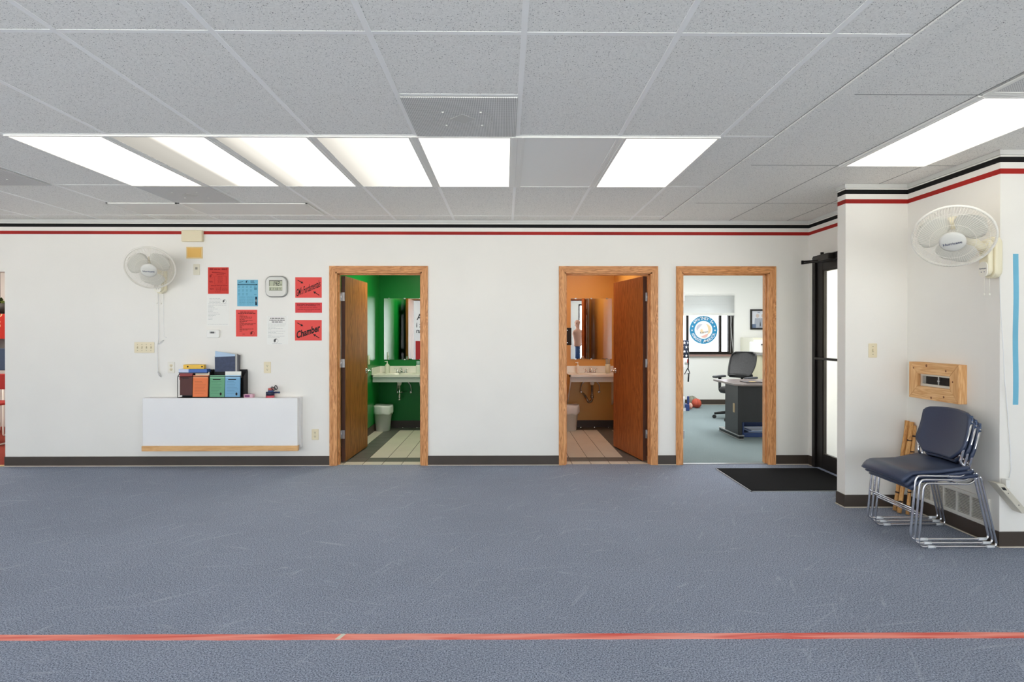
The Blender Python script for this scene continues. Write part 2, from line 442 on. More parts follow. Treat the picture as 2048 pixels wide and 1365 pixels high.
# filler strip, proud of the tiles, and the second grid beyond it
m.box(XST[0], XST[1], -3.4, YB, ZC-.003, ZC+.006, 0)
m.box(XST[0]-.004, XST[0], -3.4, YB, ZC+.0045, ZC+.0062, 2); m.box(XST[1], XST[1]+.004, -3.4, YB, ZC+.0045, ZC+.0062, 2)
for x in (XST[1]+.003, XST[1]+.628, XST[1]+1.238): m.box(x-.004, x+.004, -3.4, YB, ZC+.0050, zb1, 2)
RY2 = [oz(1750, v, ZC).y for v in (191.5, 333)]
for y in (RY2[0]-2*PL, RY2[0]-PL, RY2[0], RY2[1], RY2[1]+PL): m.box(XST[1], 6.0, y-.004, y+.004, ZC+.0054, zb1-.0005, 2)
struct(m.build('ceiling', [tile, tbar, joint], loc=(0,0,ZC)), 'suspended ceiling of speckled tiles')

# painted bands and the white edge angle, running round all walls in view
def runs():
    yield 'y', XL-3.4, XR, YB          # back wall
    yield 'x', YS+.115, YB, XR         # right wall, beyond the wing
    yield 'x', YS, YS+.115, XS         # end of the wing
    yield 'y', XS, XR, YS              # front of the wing
    yield 'x', YF, YS, XR              # right wall, before the wing
    yield 'y', XR, 6.0, YF             # short wall
def band(name, z0, z1, t, mt, label):
    m = MB()
    for ax, a, b, c in runs():
        if ax == 'y': m.box(a-(t if c != YB else 0), b, c-t, c, z0, z1)
        else: m.box(c-t, c, a, b, z0, z1)
    return struct(m.build(name, mt), label)
zz = lambda v: oy(1025, v, YB).z
band('trim_1', zz(447.2), ZC+.004, .014, mat('grey edge angle', (206,206,202), .5), 'white edge angle under the ceiling')
band('trim_2', zz(455.8), zz(449.2), .0015, tape_black, 'black painted band round the walls')
band('trim_3', zz(470.2), zz(463.8), .0015, tape_red, 'red painted band round the walls')

def baseb(name, segs, label=None):
    """segs: (axis, a, b, c, sign) - runs from a to b on plane c, projecting by sign"""
    m = MB()
    for ax, a, b, c, s in segs:
        for t, z0, z1, mi in ((.010, .006, .1, 0), (.016, 0, .0075, 1)):
            if ax == 'y': m.box(a, b, c, c+s*t, z0, z1, mi)
            else: m.box(c, c+s*t, a, b, z0, z1, mi)
    return struct(m.build(name, [base_brown, base_lip]), label)
CW = .062                       # casing width
bs = [('y', XL, DOORS[0][0]-CW, YB, -1), ('y', DOORS[0][1]+CW, DOORS[1][0]-CW, YB, -1),
      ('y', DOORS[1][1]+CW, DOORS[2][0]-CW, YB, -1), ('y', DOORS[2][1]+CW, XR, YB, -1), ('x', YB, YI, XL, -1)]
baseb('baseboard_back', bs)
baseb('baseboard_right', [('x', YDR[1], YB-.01, XR, -1), ('x', YF, YS-.01, XR, -1), ('y', XR-.01, 6, YF, -1)])
baseb('baseboard_wing', [('y', XS-.01, XR-.01, YS, -1), ('x', YS, YS+.115, XS, -1)])

# ------------------------------------------------------------------ wood-trimmed doorways
def doorway(n, a, b, hinge, ang, leafmat, label):
    r = structure_root('door_%d' % n, ((a+b)/2, YB, 0), label)
    t = .018
    m = MB()                                                   # casing with mitred corners
    prof = [(0, 0), (CW, 0)]
    for s, x in ((-1, a), (1, b)):
        x1 = x + s*CW
        m.add([(x,YB-t*.55,0),(x1,YB-t,0),(x1,YB-t,ZD+CW),(x,YB-t*.55,ZD),(x,YB,0),(x1,YB,0),(x1,YB,ZD+CW),(x,YB,ZD)],
              [(0,1,2,3),(4,7,6,5),(0,4,5,1),(1,5,6,2),(2,6,7,3),(3,7,4,0)], 0)
        xm = x + s*CW*.55
        m.box(min(xm, xm+s*.012), max(xm, xm+s*.012), YB-t*1.08, YB-t*.6, 0, ZD+CW*.6, 0)
    m.add([(a,YB-t*.55,ZD),(b,YB-t*.55,ZD),(b+CW,YB-t,ZD+CW),(a-CW,YB-t,ZD+CW),(a,YB,ZD),(b,YB,ZD),(b+CW,YB,ZD+CW),(a-CW,YB,ZD+CW)],
          [(0,1,2,3),(4,7,6,5),(0,4,5,1),(1,5,6,2),(2,6,7,3),(3,7,4,0)], 1)
    m.box(a-CW*.6, b+CW*.6, YB-t*1.08, YB-t*.6, ZD+CW*.55, ZD+CW*.55+.012, 1)
    m.build('casing', [oak_v, oak_h], r)
    m = MB(); jt = .014
    m.box(a, a+jt, YB-.008, YI+.008, 0, ZD, 0); m.box(b-jt, b, YB-.008, YI+.008, 0, ZD, 0); m.box(a, b, YB-.008, YI+.008, ZD-jt, ZD, 1)
    st = .012                                                   # door stop
    m.box(a+jt, a+jt+st, YB+.045, YB+.082, 0, ZD-jt, 0); m.box(b-jt-st, b-jt, YB+.045, YB+.082, 0, ZD-jt, 0); m.box(a+jt, b-jt, YB+.045, YB+.082, ZD-jt-st, ZD-jt, 1)
    m.build('jamb', [oak_v, oak_h], r)
    s = 1 if hinge == 'L' else -1
    px = (a+jt+.004) if s > 0 else (b-jt-.004)
    py = YI + .012
    hz = (.30, 1.06, 1.77)
    if leafmat:
        W, T, H = b-a-2*jt-.008, .044, ZD-jt-.014
        # pivot frame: closed leaf lies along +X*s from the pivot, body towards -Y; open angle turns it inwards
        M = Matrix.Translation((px, py, 0)) @ Matrix.Rotation(s*ang, 4, 'Z') @ Matrix.Diagonal((s,1,1,1))
        def P(x, y, z): return M @ Vector((x, y, z))
        m = MB(); m.box(0, W, -T, 0, .012, H, 0, M); 
        m.box(-.0006, .0004, -T, 0, .012, H, 1, M)
        lf = m.build('door_leaf', [leafmat, door_edge], r, bevel=.002)
        h = MB()
        for sy, y in ((-1, -T), (1, 0)):
            MM = M @ Matrix.Translation((W-.065, y, .93)) @ Matrix.Rotation(-sy*PI/2, 4, 'X')
            h.lathe([(.033, 0), (.033, .006), (.028, .012), (.012, .016), (.012, .05), (.009, .052)], 20, 0, MM)
            h.tube([P(W-.065, y+sy*.047, .93), P(W-.11, y+sy*.05, .93), P(W-.165, y+sy*.045, .927)], [.011, .01, .008], 10)
        h.box(W-.001, W+.002, -T+.01, -.01, .87, .99, 0, M)
        h.build('lever_handle', chrome, lf)
    for z in hz:
        m = MB()
        m.box(px-.004, px+s*.034, YI-.052 if not leafmat else YI-.036, YI-.033, z-.045, z+.045) if not leafmat else None
        if leafmat:
            m.box(a+jt if s > 0 else b-jt-.003, a+jt+.003 if s > 0 else b-jt, YI-.036, YI+.008, z-.045, z+.045)
            m.box(px, px+s*.036, YI+.0085, YI+.0115, z-.045, z+.045)
            m.tube([(px, YI+.014, z-.046), (px, YI+.014, z+.046)], .007, 10)
        m.build('hinge', steel, r)
    return r
# the green room's door stands at about 88 degrees, the orange room's at about 79
doorway(1, *DOORS[0], 'L', math.radians(87.5), door_oak, 'wood-trimmed doorway into the green restroom, door open')
doorway(2, *DOORS[1], 'R', math.radians(79.5), door_oak2, 'wood-trimmed doorway into the orange restroom, door open')
doorway(3, *DOORS[2], 'L', 0, None, 'wood-trimmed doorway into the office')

# ------------------------------------------------------------------ restrooms and office shells
tcream = mat('cream floor tile', (226,220,206), .35, var=(3,.05))
tdark = mat('charcoal floor tile', (104,104,100), .4, var=(3,.08))
grout = mat('grey grout', (120,116,108), .9)
YR = 8.77
ceil_r = mat('restroom ceiling paint', (236,235,230), .7)
def restroom(tag_, x0, x1, mside, mback, xlines, band_x):
    struct(MB().box(x0-.1, x0, YI, YR+.1, 0, 2.46).build('wall_%s_left' % tag_, mside))
    struct(MB().box(x1, x1+.1, YI, YR+.1, 0, 2.46).build('wall_%s_right' % tag_, mside))
    struct(MB().box(x0, x1, YR, YR+.1, 0, 2.46).build('wall_%s_back' % tag_, mback))
    d = DOORS[0] if tag_ == 'green' else DOORS[1]
    m = MB()
    for a, b in ((x0, d[0]-.03), (d[1]+.03, x1)):
        if b > a: m.box(a, b, YI, YI+.003, 0, 2.46)
    m.box(d[0]-.03, d[1]+.03, YI, YI+.003, ZD+.03, 2.46)
    struct(m.build('wall_%s_front' % tag_, mback))
    struct(MB().box(x0-.1, x1+.1, YI, YR+.1, 2.46, 2.52).build('ceiling_%s' % tag_, ceil_r))
    m = MB(); m.box(x0, x1, YB+.035, YR, -.05, -.003, 2)
    xs = [x for x in xlines if x0 < x < x1]; xs = [x0] + xs + [x1]
    rows = [YB+.035, 6.42, 6.63] + [6.63+.42*k for k in range(1, 5)] + [8.5, 8.68, YR]
    for i in range(len(xs)-1):
        for j in range(len(rows)-1):
            cx, cy = (xs[i]+xs[i+1])/2, (rows[j]+rows[j+1])/2
            in_band = band_x[0] < cx < band_x[1]
            dark = (in_band and cy > 6.42) or (6.42 < cy < 6.63 and not cx < band_x[0]-.0 + (-9 if tag_ == 'green' else 9) * 0 - 9) or cy > 8.5
            if tag_ == 'green' and cx < band_x[0] and 6.42 < cy < 8.5: dark = False
            if tag_ == 'orange' and cx > band_x[1] and 6.42 < cy < 8.5: dark = False
            g = .004
            ysplit = [rows[j], rows[j+1]] if not (in_band and rows[j+1]-rows[j] > .3) else [rows[j], cy, rows[j+1]]
            for q in range(len(ysplit)-1):
                m.box(xs[i]+g, xs[i+1]-g, ysplit[q]+.0022, ysplit[q+1]-.0022, -.003, 0, 1 if dark else 0)
    struct(m.build('floor_%s' % tag_, [tcream, tdark, grout]), '%s restroom tiled floor' % tag_)
    m = MB()
    for ax, a, b, c, s in (('y', x0, x1, YR, -1), ('x', YI+.05, YR, x0, 1), ('x', YI+.05, YR, x1, -1)):
        if ax == 'y': m.box(a, b, c, c+s*.01, 0, .1)
        else: m.box(c, c+s*.01, a, b, 0, .1)
    struct(m.build('baseboard_%s' % tag_, mat('restroom base rubber', (66,52,44), .5)))
GX0, GX1, OX0, OX1 = -1.852, -.35, .63, 1.60
restroom('green', GX0, GX1, green_l, green_b, [-1.505+.205*k for k in range(-1, 7)], (-1.72, -1.50))
restroom('orange', OX0, OX1, orange_w, orange_w, [.905+.2015*k for k in range(-1, 4)], (1.30, 1.52))
# walls between the rooms
# office
YO = 11.49; ox0, ox1 = 1.72, 5.6
WX = (oy(1352, 650, YO).x, oy(1468.5, 650, YO).x); WOZ = (oy(1400, 709.5, YO).z, oy(1400, 588, YO).z)
m = MB()
m.box(ox0-.1, WX[0], YO, YO+.14, 0, 2.7); m.box(WX[1], ox1+.1, YO, YO+.14, 0, 2.7)
m.box(WX[0], WX[1], YO, YO+.14, 0, WOZ[0]); m.box(WX[0], WX[1], YO, YO+.14, WOZ[1], 2.7)
struct(m.build('wall_office_back', office_w))
struct(MB().box(ox0-.1, ox0, YI, YO, 0, 2.7).build('wall_office_left', office_w))
struct(MB().box(ox1, ox1+.1, 6.75, YO, 0, 2.7).build('wall_office_right', office_w))
struct(MB().box(XR+.115, ox1+.1, 6.62, 6.75, 0, 2.7).build('wall_office_front', office_w))
struct(MB().box(ox0-.1, ox1+.1, YI, YO+.14, 2.7, 2.76).build('ceiling_office', office_w))
struct(MB().box(ox0-.1, ox1+.1, YB+.035, YO, -.1, 0).build('floor_office', carpet_green, loc=(3,8,0)), 'green office carpet')
struct(MB().box(DOORS[2][0]+.014, DOORS[2][1]-.014, YB+.015, YB+.06, 0, .006).build('trim_4', steel), 'metal threshold strip at the office door')
baseb('baseboard_office', [('y', ox0, ox1, YO, -1)])
# vestibule behind the glass door, cut short at an open end for more light
struct(MB().box(XR+.115, 4.02, 6.50, 6.62, 0, 2.6).build('wall_vestibule_back', white_wall))
struct(MB().box(XR+.115, 4.02, 4.80, 4.92, 0, 2.6).build('wall_vestibule_front', white_wall))
struct(MB().box(XR+.115, 4.02, 4.80, 6.62, 2.6, 2.66).build('ceiling_vestibule', white_wall))
struct(MB().box(6.1, 6.2, 3.0, 6.8, -.1, 0).box(XR+.05, 6.1, 4.80, 6.62, -.1, 0).build('floor_vestibule', carpet_blue, loc=(4,6,0)))
# side room through the opening at the far left
struct(MB().box(-8.6, -4.9, 8.9, 9.0, 0, 2.7).build('wall_side_room_back', mat('pale panelled wall', (206,200,194), .7)))
struct(MB().box(-5.0, -4.9, YI, 8.9, 0, 2.7).build('wall_side_room_right', white_wall))
struct(MB().box(-8.6, -4.9, YI, 9.0, 2.7, 2.76).build('ceiling_side_room', white_wall))
struct(MB().box(-8.7, -4.9, YB+.035, 9.0, -.1, .0).build('floor_side_room', carpet_red, loc=(-7,8,0)), 'red carpet of the side room')
struct(MB().box(-8.6, XL, YB, YB+.045, 0, .006).build('trim_5', mat('brass strip', (226,196,130), .35)), 'pale strip where blue carpet meets red')
# outside the office window: a pale sided building
m = MB(); m.box(.5, 9, 14.2, 14.4, -.5, 4.5)
for k in range(52): m.box(.6+k*.16, .612+k*.16, 14.17, 14.2, -.5, 4.5)
struct(m.build('exterior_siding', mat('white siding', (206,206,210), .7)), 'pale siding of the building outside')

# ------------------------------------------------------------------ ceiling lights, speaker tiles
def lamp(x0, x1, y0, y1, near, mt, label, grp='ceiling light panels'):
    """near: +1 when the wide side of the metal frame is towards larger x"""
    c = ((x0+x1)/2, (y0+y1)/2, ZC-.004)
    t = thing('ceiling_light', label, 'ceiling light', c, grp)
    a, b = (x0+.014, x1-.046) if near > 0 else (x0+.046, x1-.014)
    p, q = y0+.016, y1-.016
    m = MB(); z0, z1 = ZC-.005, ZC+.004
    X0, X1, Y0_, Y1_ = x0+.0005, x1-.0005, y0+.0005, y1-.0005
    m.box(X0, a, Y0_, Y1_, z0, z1); m.box(b, X1, Y0_, Y1_, z0, z1); m.box(a, b, Y0_, p, z0, z1); m.box(a, b, q, Y1_, z0, z1)
    k = (b+.016) if near > 0 else (a-.016)
    m.box(k-.004, k+.004, Y0_, Y1_, z0-.003, z0)
    m.build('frame', frame_grey, t)
    MB().box(a, b, p, q, ZC-.002, ZC+.003).build('diffuser', mt, t)
    return t
E = 2.6
L_even = lamp_mat('diffuser even', 1.15, E, [(0, .8), (.5, 1), (1, .85)])
L_half = lamp_mat('diffuser half dim', .66, E, [(0, 0), (.36, .06), (.55, .95), (.75, 1), (1, .7)])
L_edge = lamp_mat('diffuser dim edge', .72, E, [(0, 0), (.22, .25), (.42, .9), (1, 1)])
L_one = lamp_mat('diffuser dim corner', .72, E, [(0, .1), (.3, .35), (.5, .9), (1, 1)])
L_two = lamp_mat('diffuser two tubes', .9, E, [(0, .9), (.3, 1), (.5, .45), (.7, 1), (1, .8)])
rowa, rowb = Y0+PL, Y0+2*PL
info = [(-5, L_even, 'fully bright ceiling light panel at the fan end of the lit row'),
        (-4, L_half, 'ceiling light panel half dim, half bright, next to the row end near the fan'),
        (-3, L_edge, 'bright ceiling light panel with one dim edge, third along from the fan end'),
        (-2, L_one, 'bright ceiling light panel above the green restroom doorway, fourth from the fan end'),
        (-1, L_even, 'evenly bright ceiling light panel touching the big perforated speaker tile'),
        (0, panel_off, 'unlit grey ceiling light panel between two glowing ones'),
        (1, L_two, 'bright ceiling light panel with two tube streaks, between unlit panel and filler strip')]
for k, mt, lb in info:
    lamp(col0+PW*k, col0+PW*(k+1), rowa, rowb, 1 if k < 0 else -1, mt, lb)
lamp(XST[1]+.628, XST[1]+1.238, RY2[0], RY2[1], -1, lamp_mat('diffuser bright', 2.0, E, [(0, 1), (1, .9)]), 'bright ceiling light panel nearest the stacked chairs and corner fan')
ya, yb = oz(300, 406, ZC).y, oz(300, 429.5, ZC).y
xa, xb, xc = oz(284, 429.5, ZC).x, oz(413, 429.5, ZC).x, oz(650, 430.5, ZC).x
def dull(x0, x1, lb):
    t = thing('ceiling_light', lb, 'ceiling light', ((x0+x1)/2, (ya+yb)/2, ZC), 'ceiling light panels')
    m = MB()
    for a, b, c, d in ((x0, x1, ya, ya+.012), (x0, x1, yb-.012, yb), (x0, x0+.014, ya, yb), (x1-.014, x1, ya, yb)): m.box(a, b, c, d, ZC-.006, ZC+.002)
    m.build('frame', frame_grey, t); MB().box(x0+.014, x1-.014, ya+.012, yb-.012, ZC-.003, ZC+.002).build('diffuser', mat('pale unlit diffuser', (232,230,224), .5), t)
dull(xa, xb-.006, 'small square unlit ceiling panel close to the back wall')
dull(xb+.006, xc, 'long unlit ceiling panel close to the back wall, beside a small square one')

def speaker(x0, x1, y0, y1, lb, detail=True):
    t = thing('ceiling_speaker', lb, 'ceiling speaker', ((x0+x1)/2, (y0+y1)/2, ZC-.004), 'perforated ceiling speaker tiles')
    m = MB(); m.box(x0, x1, y0, y1, ZC-.004, ZC+.002)
    m.build('grille', perf, t)
    if detail:
        cx, cy = (x0+x1)/2, (y0+y1)/2
        MB().box(cx-.05, cx+.05, cy-.05, cy+.05, ZC-.0055, ZC-.004, 0, Matrix.Translation((cx,cy,0)) @ Matrix.Rotation(PI/4, 4, 'Z') @ Matrix.Translation((-cx,-cy,0))).build('badge', mat('speaker badge', (196,196,192), .5), t)
        m = MB()
        for k in range(28):
            a, b = 2*PI*k/28, 2*PI*(k+1)/28
            m.add([(cx+.165*math.cos(a), cy+.165*math.sin(a), ZC-.0045), (cx+.165*math.cos(b), cy+.165*math.sin(b), ZC-.0045),
                   (cx+.158*math.cos(b), cy+.158*math.sin(b), ZC-.0045), (cx+.158*math.cos(a), cy+.158*math.sin(a), ZC-.0045)], [(3,2,1,0)])
        for sx in (-1, 1):
            for sy in (-1, 1): MB().lathe([(.008, 0), (.006, -.004)], 8, 0, Matrix.Translation((cx+sx*.1, cy+sy*.1, ZC-.004))).build('screw', whitep, t)
        m.build('speaker_ring', mat('speaker plate', (206,206,202), .5), t)
speaker(col0-PW+.013, col0-.013, Y0+PL/2+.013, Y0+PL-.013, 'perforated ceiling speaker tile above the bright light panels')
speaker(col0-7*PW+.013, col0-6*PW-.013, Y0+1.5*PL+.013, Y0+2*PL-.013, 'perforated ceiling speaker tile at the edge of view beyond the first light panel')
speaker(col0-5*PW+.013, col0-4*PW-.013, Y0+2*PL+.013, Y0+2.5*PL-.013, 'perforated ceiling speaker tile between the first light panel and back wall')
vx0 = XST[1]+.64; vy1 = RY2[0]-.012
t = thing('ceiling_vent', 'perforated ceiling air vent touching the bright panel over the chairs', 'air vent', (vx0+.3, vy1-.3, ZC-.004))
MB().box(vx0+.02, vx0+.58, vy1-.58, vy1-.05, ZC-.003, ZC+.002).build('grille', perf_mat('vent perforation', (226,226,224), (140,140,140), 90), t)
m = MB()
for a, b, c, d in ((vx0, vx0+.02, vy1-.6, vy1), (vx0+.58, vx0+.6, vy1-.6, vy1), (vx0+.02, vx0+.58, vy1-.02, vy1), (vx0+.02, vx0+.58, vy1-.6, vy1-.58), (vx0+.02, vx0+.58, vy1-.043, vy1-.028)): m.box(a, b, c, d, ZC-.005, ZC+.002)
m.build('frame', frame_grey, t)
# ------------------------------------------------------------------ floor tape and mat
a, b = oz(0, 1277, 0), oz(2048, 1271.8, 0); d = (b-a); a = a - d*.75; b = b + d*.42
gap = oz(680, 1274, 0).x
m = MB(); n = 110; pts = []
for i in range(n+1):
    p = a.lerp(b, i/n); w = .0245 + random.uniform(-.0012, .0012); o = random.uniform(-.0015, .0015)
    pts.append((p.x, p.y+o-w, p.y+o+w))
for (x0, l0, h0), (x1, l1, h1) in zip(pts, pts[1:]):
    m.add([(x0,l0,0),(x1,l1,0),(x1,h1,0),(x0,h0,0),(x0,l0,.0025),(x1,l1,.0025),(x1,h1,.0025),(x0,h0,.0025)],
          [(3,2,1,0),(4,5,6,7),(0,1,5,4),(2,3,7,6)])
tape_floor = wood('worn red tape', (222,66,54), (250,158,142), 0, .7, .55, 3)
ft = tag(m.build('floor_tape', tape_floor), 'long worn red tape line across the blue carpet', 'tape line')
gy = a.lerp(b, (gap-a.x)/(b.x-a.x)).y
MB().add([(gap-.016,gy-.025,.003),(gap+.006,gy-.025,.003),(gap+.024,gy+.025,.003),(gap+.002,gy+.025,.003)], [(0,1,2,3)]).build('white_patch', mat('white tape', (226,222,206), .6), ft)
t = thing('floor_mat', 'black entrance mat lying in front of the glass door', 'door mat', (2.62, 5.63, 0))
x0, x1, y0, y1 = oz(1430, 938, 0).x, 3.172, oz(1500, 984.5, 0).y, oz(1450, 938.5, 0).y
MB().box(x0+.012, x1-.012, y0+.014, y1-.014, 0, .011).build('pile', mat('black mat pile', (22,22,23), .95, spec=.1, bump=(300,.5)), t)
m = MB()
for p in ((x0, x1, y0, y0+.014), (x0, x1, y1-.014, y1), (x0, x0+.012, y0, y1), (x1-.012, x1, y0, y1)): m.box(*p, 0, .006)
m.build('rubber_edge', mat('grey rubber edge', (150,152,156), .5), t)

# ------------------------------------------------------------------ glass door on the right-hand wall
bronze = mat('dark bronze aluminium', (36,32,30), .35, .5)
bronze2 = mat('bronze edge', (66,62,56), .35, .5)
r = structure_root('door_4', (XR, 5.6, 0), 'dark framed glass door in the side wall')
ya_, yb_ = YDR; zt = 2.165; fx0, fx1 = XR-.006, XR+.118
m = MB()
m.box(fx0, fx1, yb_-.055, yb_, 0, zt); m.box(fx0, fx1, ya_, ya_+.055, 0, zt); m.box(fx0, fx1, ya_+.055, yb_-.055, zt-.06, zt)
m.build('frame', bronze, r, bevel=.003)
dy0, dy1, dx0, dx1 = ya_+.06, yb_-.06, XR+.012, XR+.056
m = MB(); sw = .115
m.box(dx0, dx1, dy1-sw, dy1, .012, zt-.066, 0); m.box(dx0, dx1, dy0, dy0+sw, .012, zt-.066, 0)
m.box(dx0, dx1, dy0+sw, dy1-sw, .012, .155, 0); m.box(dx0, dx1, dy0+sw, dy1-sw, zt-.15, zt-.066, 0)
for q in ((dy1-sw-.012, dy1-sw, .155, zt-.15), (dy0+sw, dy0+sw+.012, .155, zt-.15), (dy0+sw, dy1-sw, .155, .167), (dy0+sw, dy1-sw, zt-.162, zt-.15)): m.box(dx0+.006, dx1-.006, *q, 1)
lf = m.build('door_leaf', [bronze, bronze2], r, bevel=.003)
MB().box(dx0+.019, dx0+.025, dy0+sw, dy1-sw, .16, zt-.155).build('glass_pane', pane, lf)
MB().tube([(dx0-.002, dy1-.06, 1.125), (dx0-.045, dy1-.06, 1.125), (dx0-.045, dy0+.06, 1.125), (dx0-.002, dy0+.06, 1.125)], .0125, 10).build('push_bar', bronze, lf)
cl = MB()
cl.box(XR-.068, XR-.006, 5.74, 6.03, 2.10, 2.16)
cl.add([(XR-.068,6.03,2.10),(XR-.006,6.03,2.10),(XR-.006,6.03,2.16),(XR-.068,6.03,2.16),(XR-.05,6.06,2.108),(XR-.006,6.06,2.108),(XR-.006,6.06,2.152),(XR-.05,6.06,2.152)],
       [(4,5,6,7),(0,1,5,4),(1,2,6,5),(2,3,7,6),(3,0,4,7)])
cl.build('door_closer', mat('dark closer cover', (52,50,48), .35, .4), r, bevel=.006)
m = MB(); el = oy(1605, 526, 6.02)
m.tube([(XR-.04, 5.92, 2.10), (XR-.04, 5.92, el.z+.012)], .012, 10)
m.tube([(XR-.04, 5.92, el.z+.012), (el.x, el.y, el.z+.012)], .009, 8)
m.tube([(el.x, el.y, el.z-.016), (el.x, el.y, el.z+.022)], .013, 10)
m.tube([(el.x, el.y, el.z-.008), (XR-.03, 5.62, el.z-.008), (XR+.012, 5.60, el.z-.008)], .008, 8)
m.tube([(XR-.04, 5.905, 2.158), (XR-.04, 5.905, 2.185)], .016, 10)
m.build('closer_arm', blackm, r)

# ------------------------------------------------------------------ swirl mark, arrows, printed sheets
def swirl(m, cx, cz, rad, Y, dark, pale=None):
    n = 28
    for k in range(n):
        a0, a1 = 2*PI*k/n, 2*PI*(k+1)/n
        p = lambda a, q: (cx+q*rad*math.cos(a), Y, cz+q*rad*math.sin(a))
        m.add([p(a0,.93), p(a1,.93), p(a1,1), p(a0,1)], [(0,1,2,3)], dark)
    c = [(math.cos(a), math.sin(a)) for a in [math.radians(48+k*9.5) for k in range(19)]]
    s = [(.5*math.cos(math.radians(q))*-.55-.12+.2*math.sin(math.radians(q)), -.95*(1-2*k/10)*-1*-.9) for k, q in enumerate(range(0, 101, 10))]
    top, bot = c[0], c[-1]
    inner = []
    for k in range(1, 10):
        t = k/10; x = bot[0]*(1-t)+top[0]*t; z = bot[1]*(1-t)+top[1]*t
        w = .38*math.sin(2*PI*t); inner.append((x+w*.85, z-w*.35))
    poly = c + inner
    m.add([(cx+.86*rad*x, Y-.0002, cz+.86*rad*z) for x, z in poly], [list(range(len(poly)))], dark)
def sheet(name, u0, v0, u1, v1, paper, label, inks, draw, tilt=0.0, Y=YB, off=.0012, cat='paper sign', group='notices taped to the wall'):
    A, B_ = oy(u0, v0, Y), oy(u1, v1, Y); w, h = B_.x-A.x, A.z-B_.z
    m = MB(); y = Y-off
    m.box(A.x, B_.x, y, Y-.0002, B_.z, A.z, 0)
    yy = y-.0006
    X = lambda s: A.x+s*w
    Z = lambda t_: A.z-t_*h
    def bar(s0, t0, s1, t1, k=1): m.add([(X(s0),yy,Z(t1)),(X(s1),yy,Z(t1)),(X(s1),yy,Z(t0)),(X(s0),yy,Z(t0))], [(0,1,2,3)], k)
    def line(t_, s0, s1, th=.016, k=1):
        s = s0
        while s < s1:
            e = min(s1, s+random.uniform(.05, .16)); bar(s, t_, e, t_+th, k); s = e+.018
    def txt(s, t_, st, size, k=1, ang=0, sx=1, sy=1, shear=0, align='CENTER'): m.text(s, WM(X(t_), yy, Z(st), ang, sx, sy, shear), size*h, k, align)
    draw(m, bar, line, txt, X, Z, w, h, yy)
    return tag(m.build(name, [paper]+inks), label, cat, group)
def arrow(m, X, Z, p, q, yy, w, h, k=1, th=.018, hd=.055):
    a = Vector((X(p[0]), 0, Z(p[1]))); b = Vector((X(q[0]), 0, Z(q[1]))); d = (b-a).normalized(); n = Vector((-d.z, 0, d.x))
    T, H = th*h, hd*h; c = b-d*H*2.2
    P = [a+n*T, a-n*T, c-n*T, c-n*H*1.2, b, c+n*H*1.2, c+n*T]
    m.add([(v.x, yy, v.z) for v in P], [list(range(7))], k)

def d1(m, bar, line, txt, X, Z, w, h, yy):
    bar(.08,.04,.26,.105); line(.05, .29, .62, .05); bar(.66,.045,.86,.105); bar(.88,.03,.92,.11)
    for i in range(10): bar(.2+i*.066, .17+.004*i, .255+i*.066, .21+.004*i)
    swirl(m, X(.17), Z(.34), .1*w, yy, 1)
    line(.265, .42, .76, .022, 2)
    for q in ((.33,.33,.87,.337),(.33,.63,.87,.637),(.32,.34,.33,.63),(.87,.34,.885,.63)): bar(*q, 2)
    for k in range(6): line(.35+k*.047, .48-.02*(k % 2), .7+.02*(k % 2), .015, 2)
    line(.52, .06, .24, .02, 2); line(.55, .08, .24, .02, 2); line(.685, .14, .94, .022, 1)
    bar(.6,.73,.635,.88,1); bar(.34,.73,.345,.93,2); line(.92,.35,.62,.02,2)
    for k in range(4): line(.77+k*.034, .38, .58, .012, 2); line(.77+k*.034, .68, .95, .012, 2)
    line(.78,.08,.27,.02,2); line(.82,.1,.27,.02,2)
sheet('flyer', 416, 535, 457.5, 588, red_paper2, 'red flyer with a curved title and swirl mark, highest on the wall', [dred_ink, dred_ink], d1)
def d2(m, bar, line, txt, X, Z, w, h, yy):
    swirl(m, X(.8), Z(.2), .085*w, yy, 2); 
    for k in range(17):
        e = (.62,.66,.6,.62,.92,.9,.3,.36,.5,.3,.28,.52,.6,.4,.28,.26,.25)[k]
        line(.1+k*.043, .07 if k > 3 else .12, e, .010, 1)
    line(.95, .05, .95, .008, 1)
sheet('notice', 413.5, 591, 458, 652, white_soft, 'white typed sheet under the red flyer with the curved title', [grey_ink, mat('dark grey print', (90,90,88), .8)], d2)
def d3(m, bar, line, txt, X, Z, w, h, yy):
    for k in range(6): bar(.07+k*.036, .088-.005*k, .11+k*.036, .105-.006*k, 1)
    swirl(m, X(.48), Z(.08), .07*w, yy, 1)
    bar(.64,.04,.82,.065,1); bar(.64,.1,.84,.12,1); bar(.02,.155,.97,.205,2); bar(.02,.155,.07,.205,1); bar(.9,.155,.97,.205,1)
    for q in range(3):
        for c in range(5 if q < 2 else 3):
            if c == 4 and q: continue
            x = .09+c*.19; t_ = .26+q*.14
            bar(x-.05,t_-.03,x+.05,t_-.018,3); bar(x-.035,t_,x+.035,t_+.012,3); bar(x-.05,t_+.03,x+.04,t_+.04,3)
    bar(.82,.29,.95,.38,3); bar(.82,.55,.93,.57,3)
    for k in range(8): line(.64+k*.043, .1, .4, .01, 3); line(.64+k*.043, .46, .8, .01, 3)
    bar(.87,.64,.96,.96,1); m.text('10', WM(X(.915), yy-.0004, Z(.8), PI/2), .09*h, 4)
    for k in range(3): bar(.895+k*.018,.72,.905+k*.018,.88,4)
sheet('flyer', 474.5, 560, 516, 613, blue_paper, 'sky blue flyer with a dark header strip and swirl mark', [mat('navy print', (16,44,66), .8), mat('teal print', (60,110,130), .8), dblue_ink, white_soft], d3)
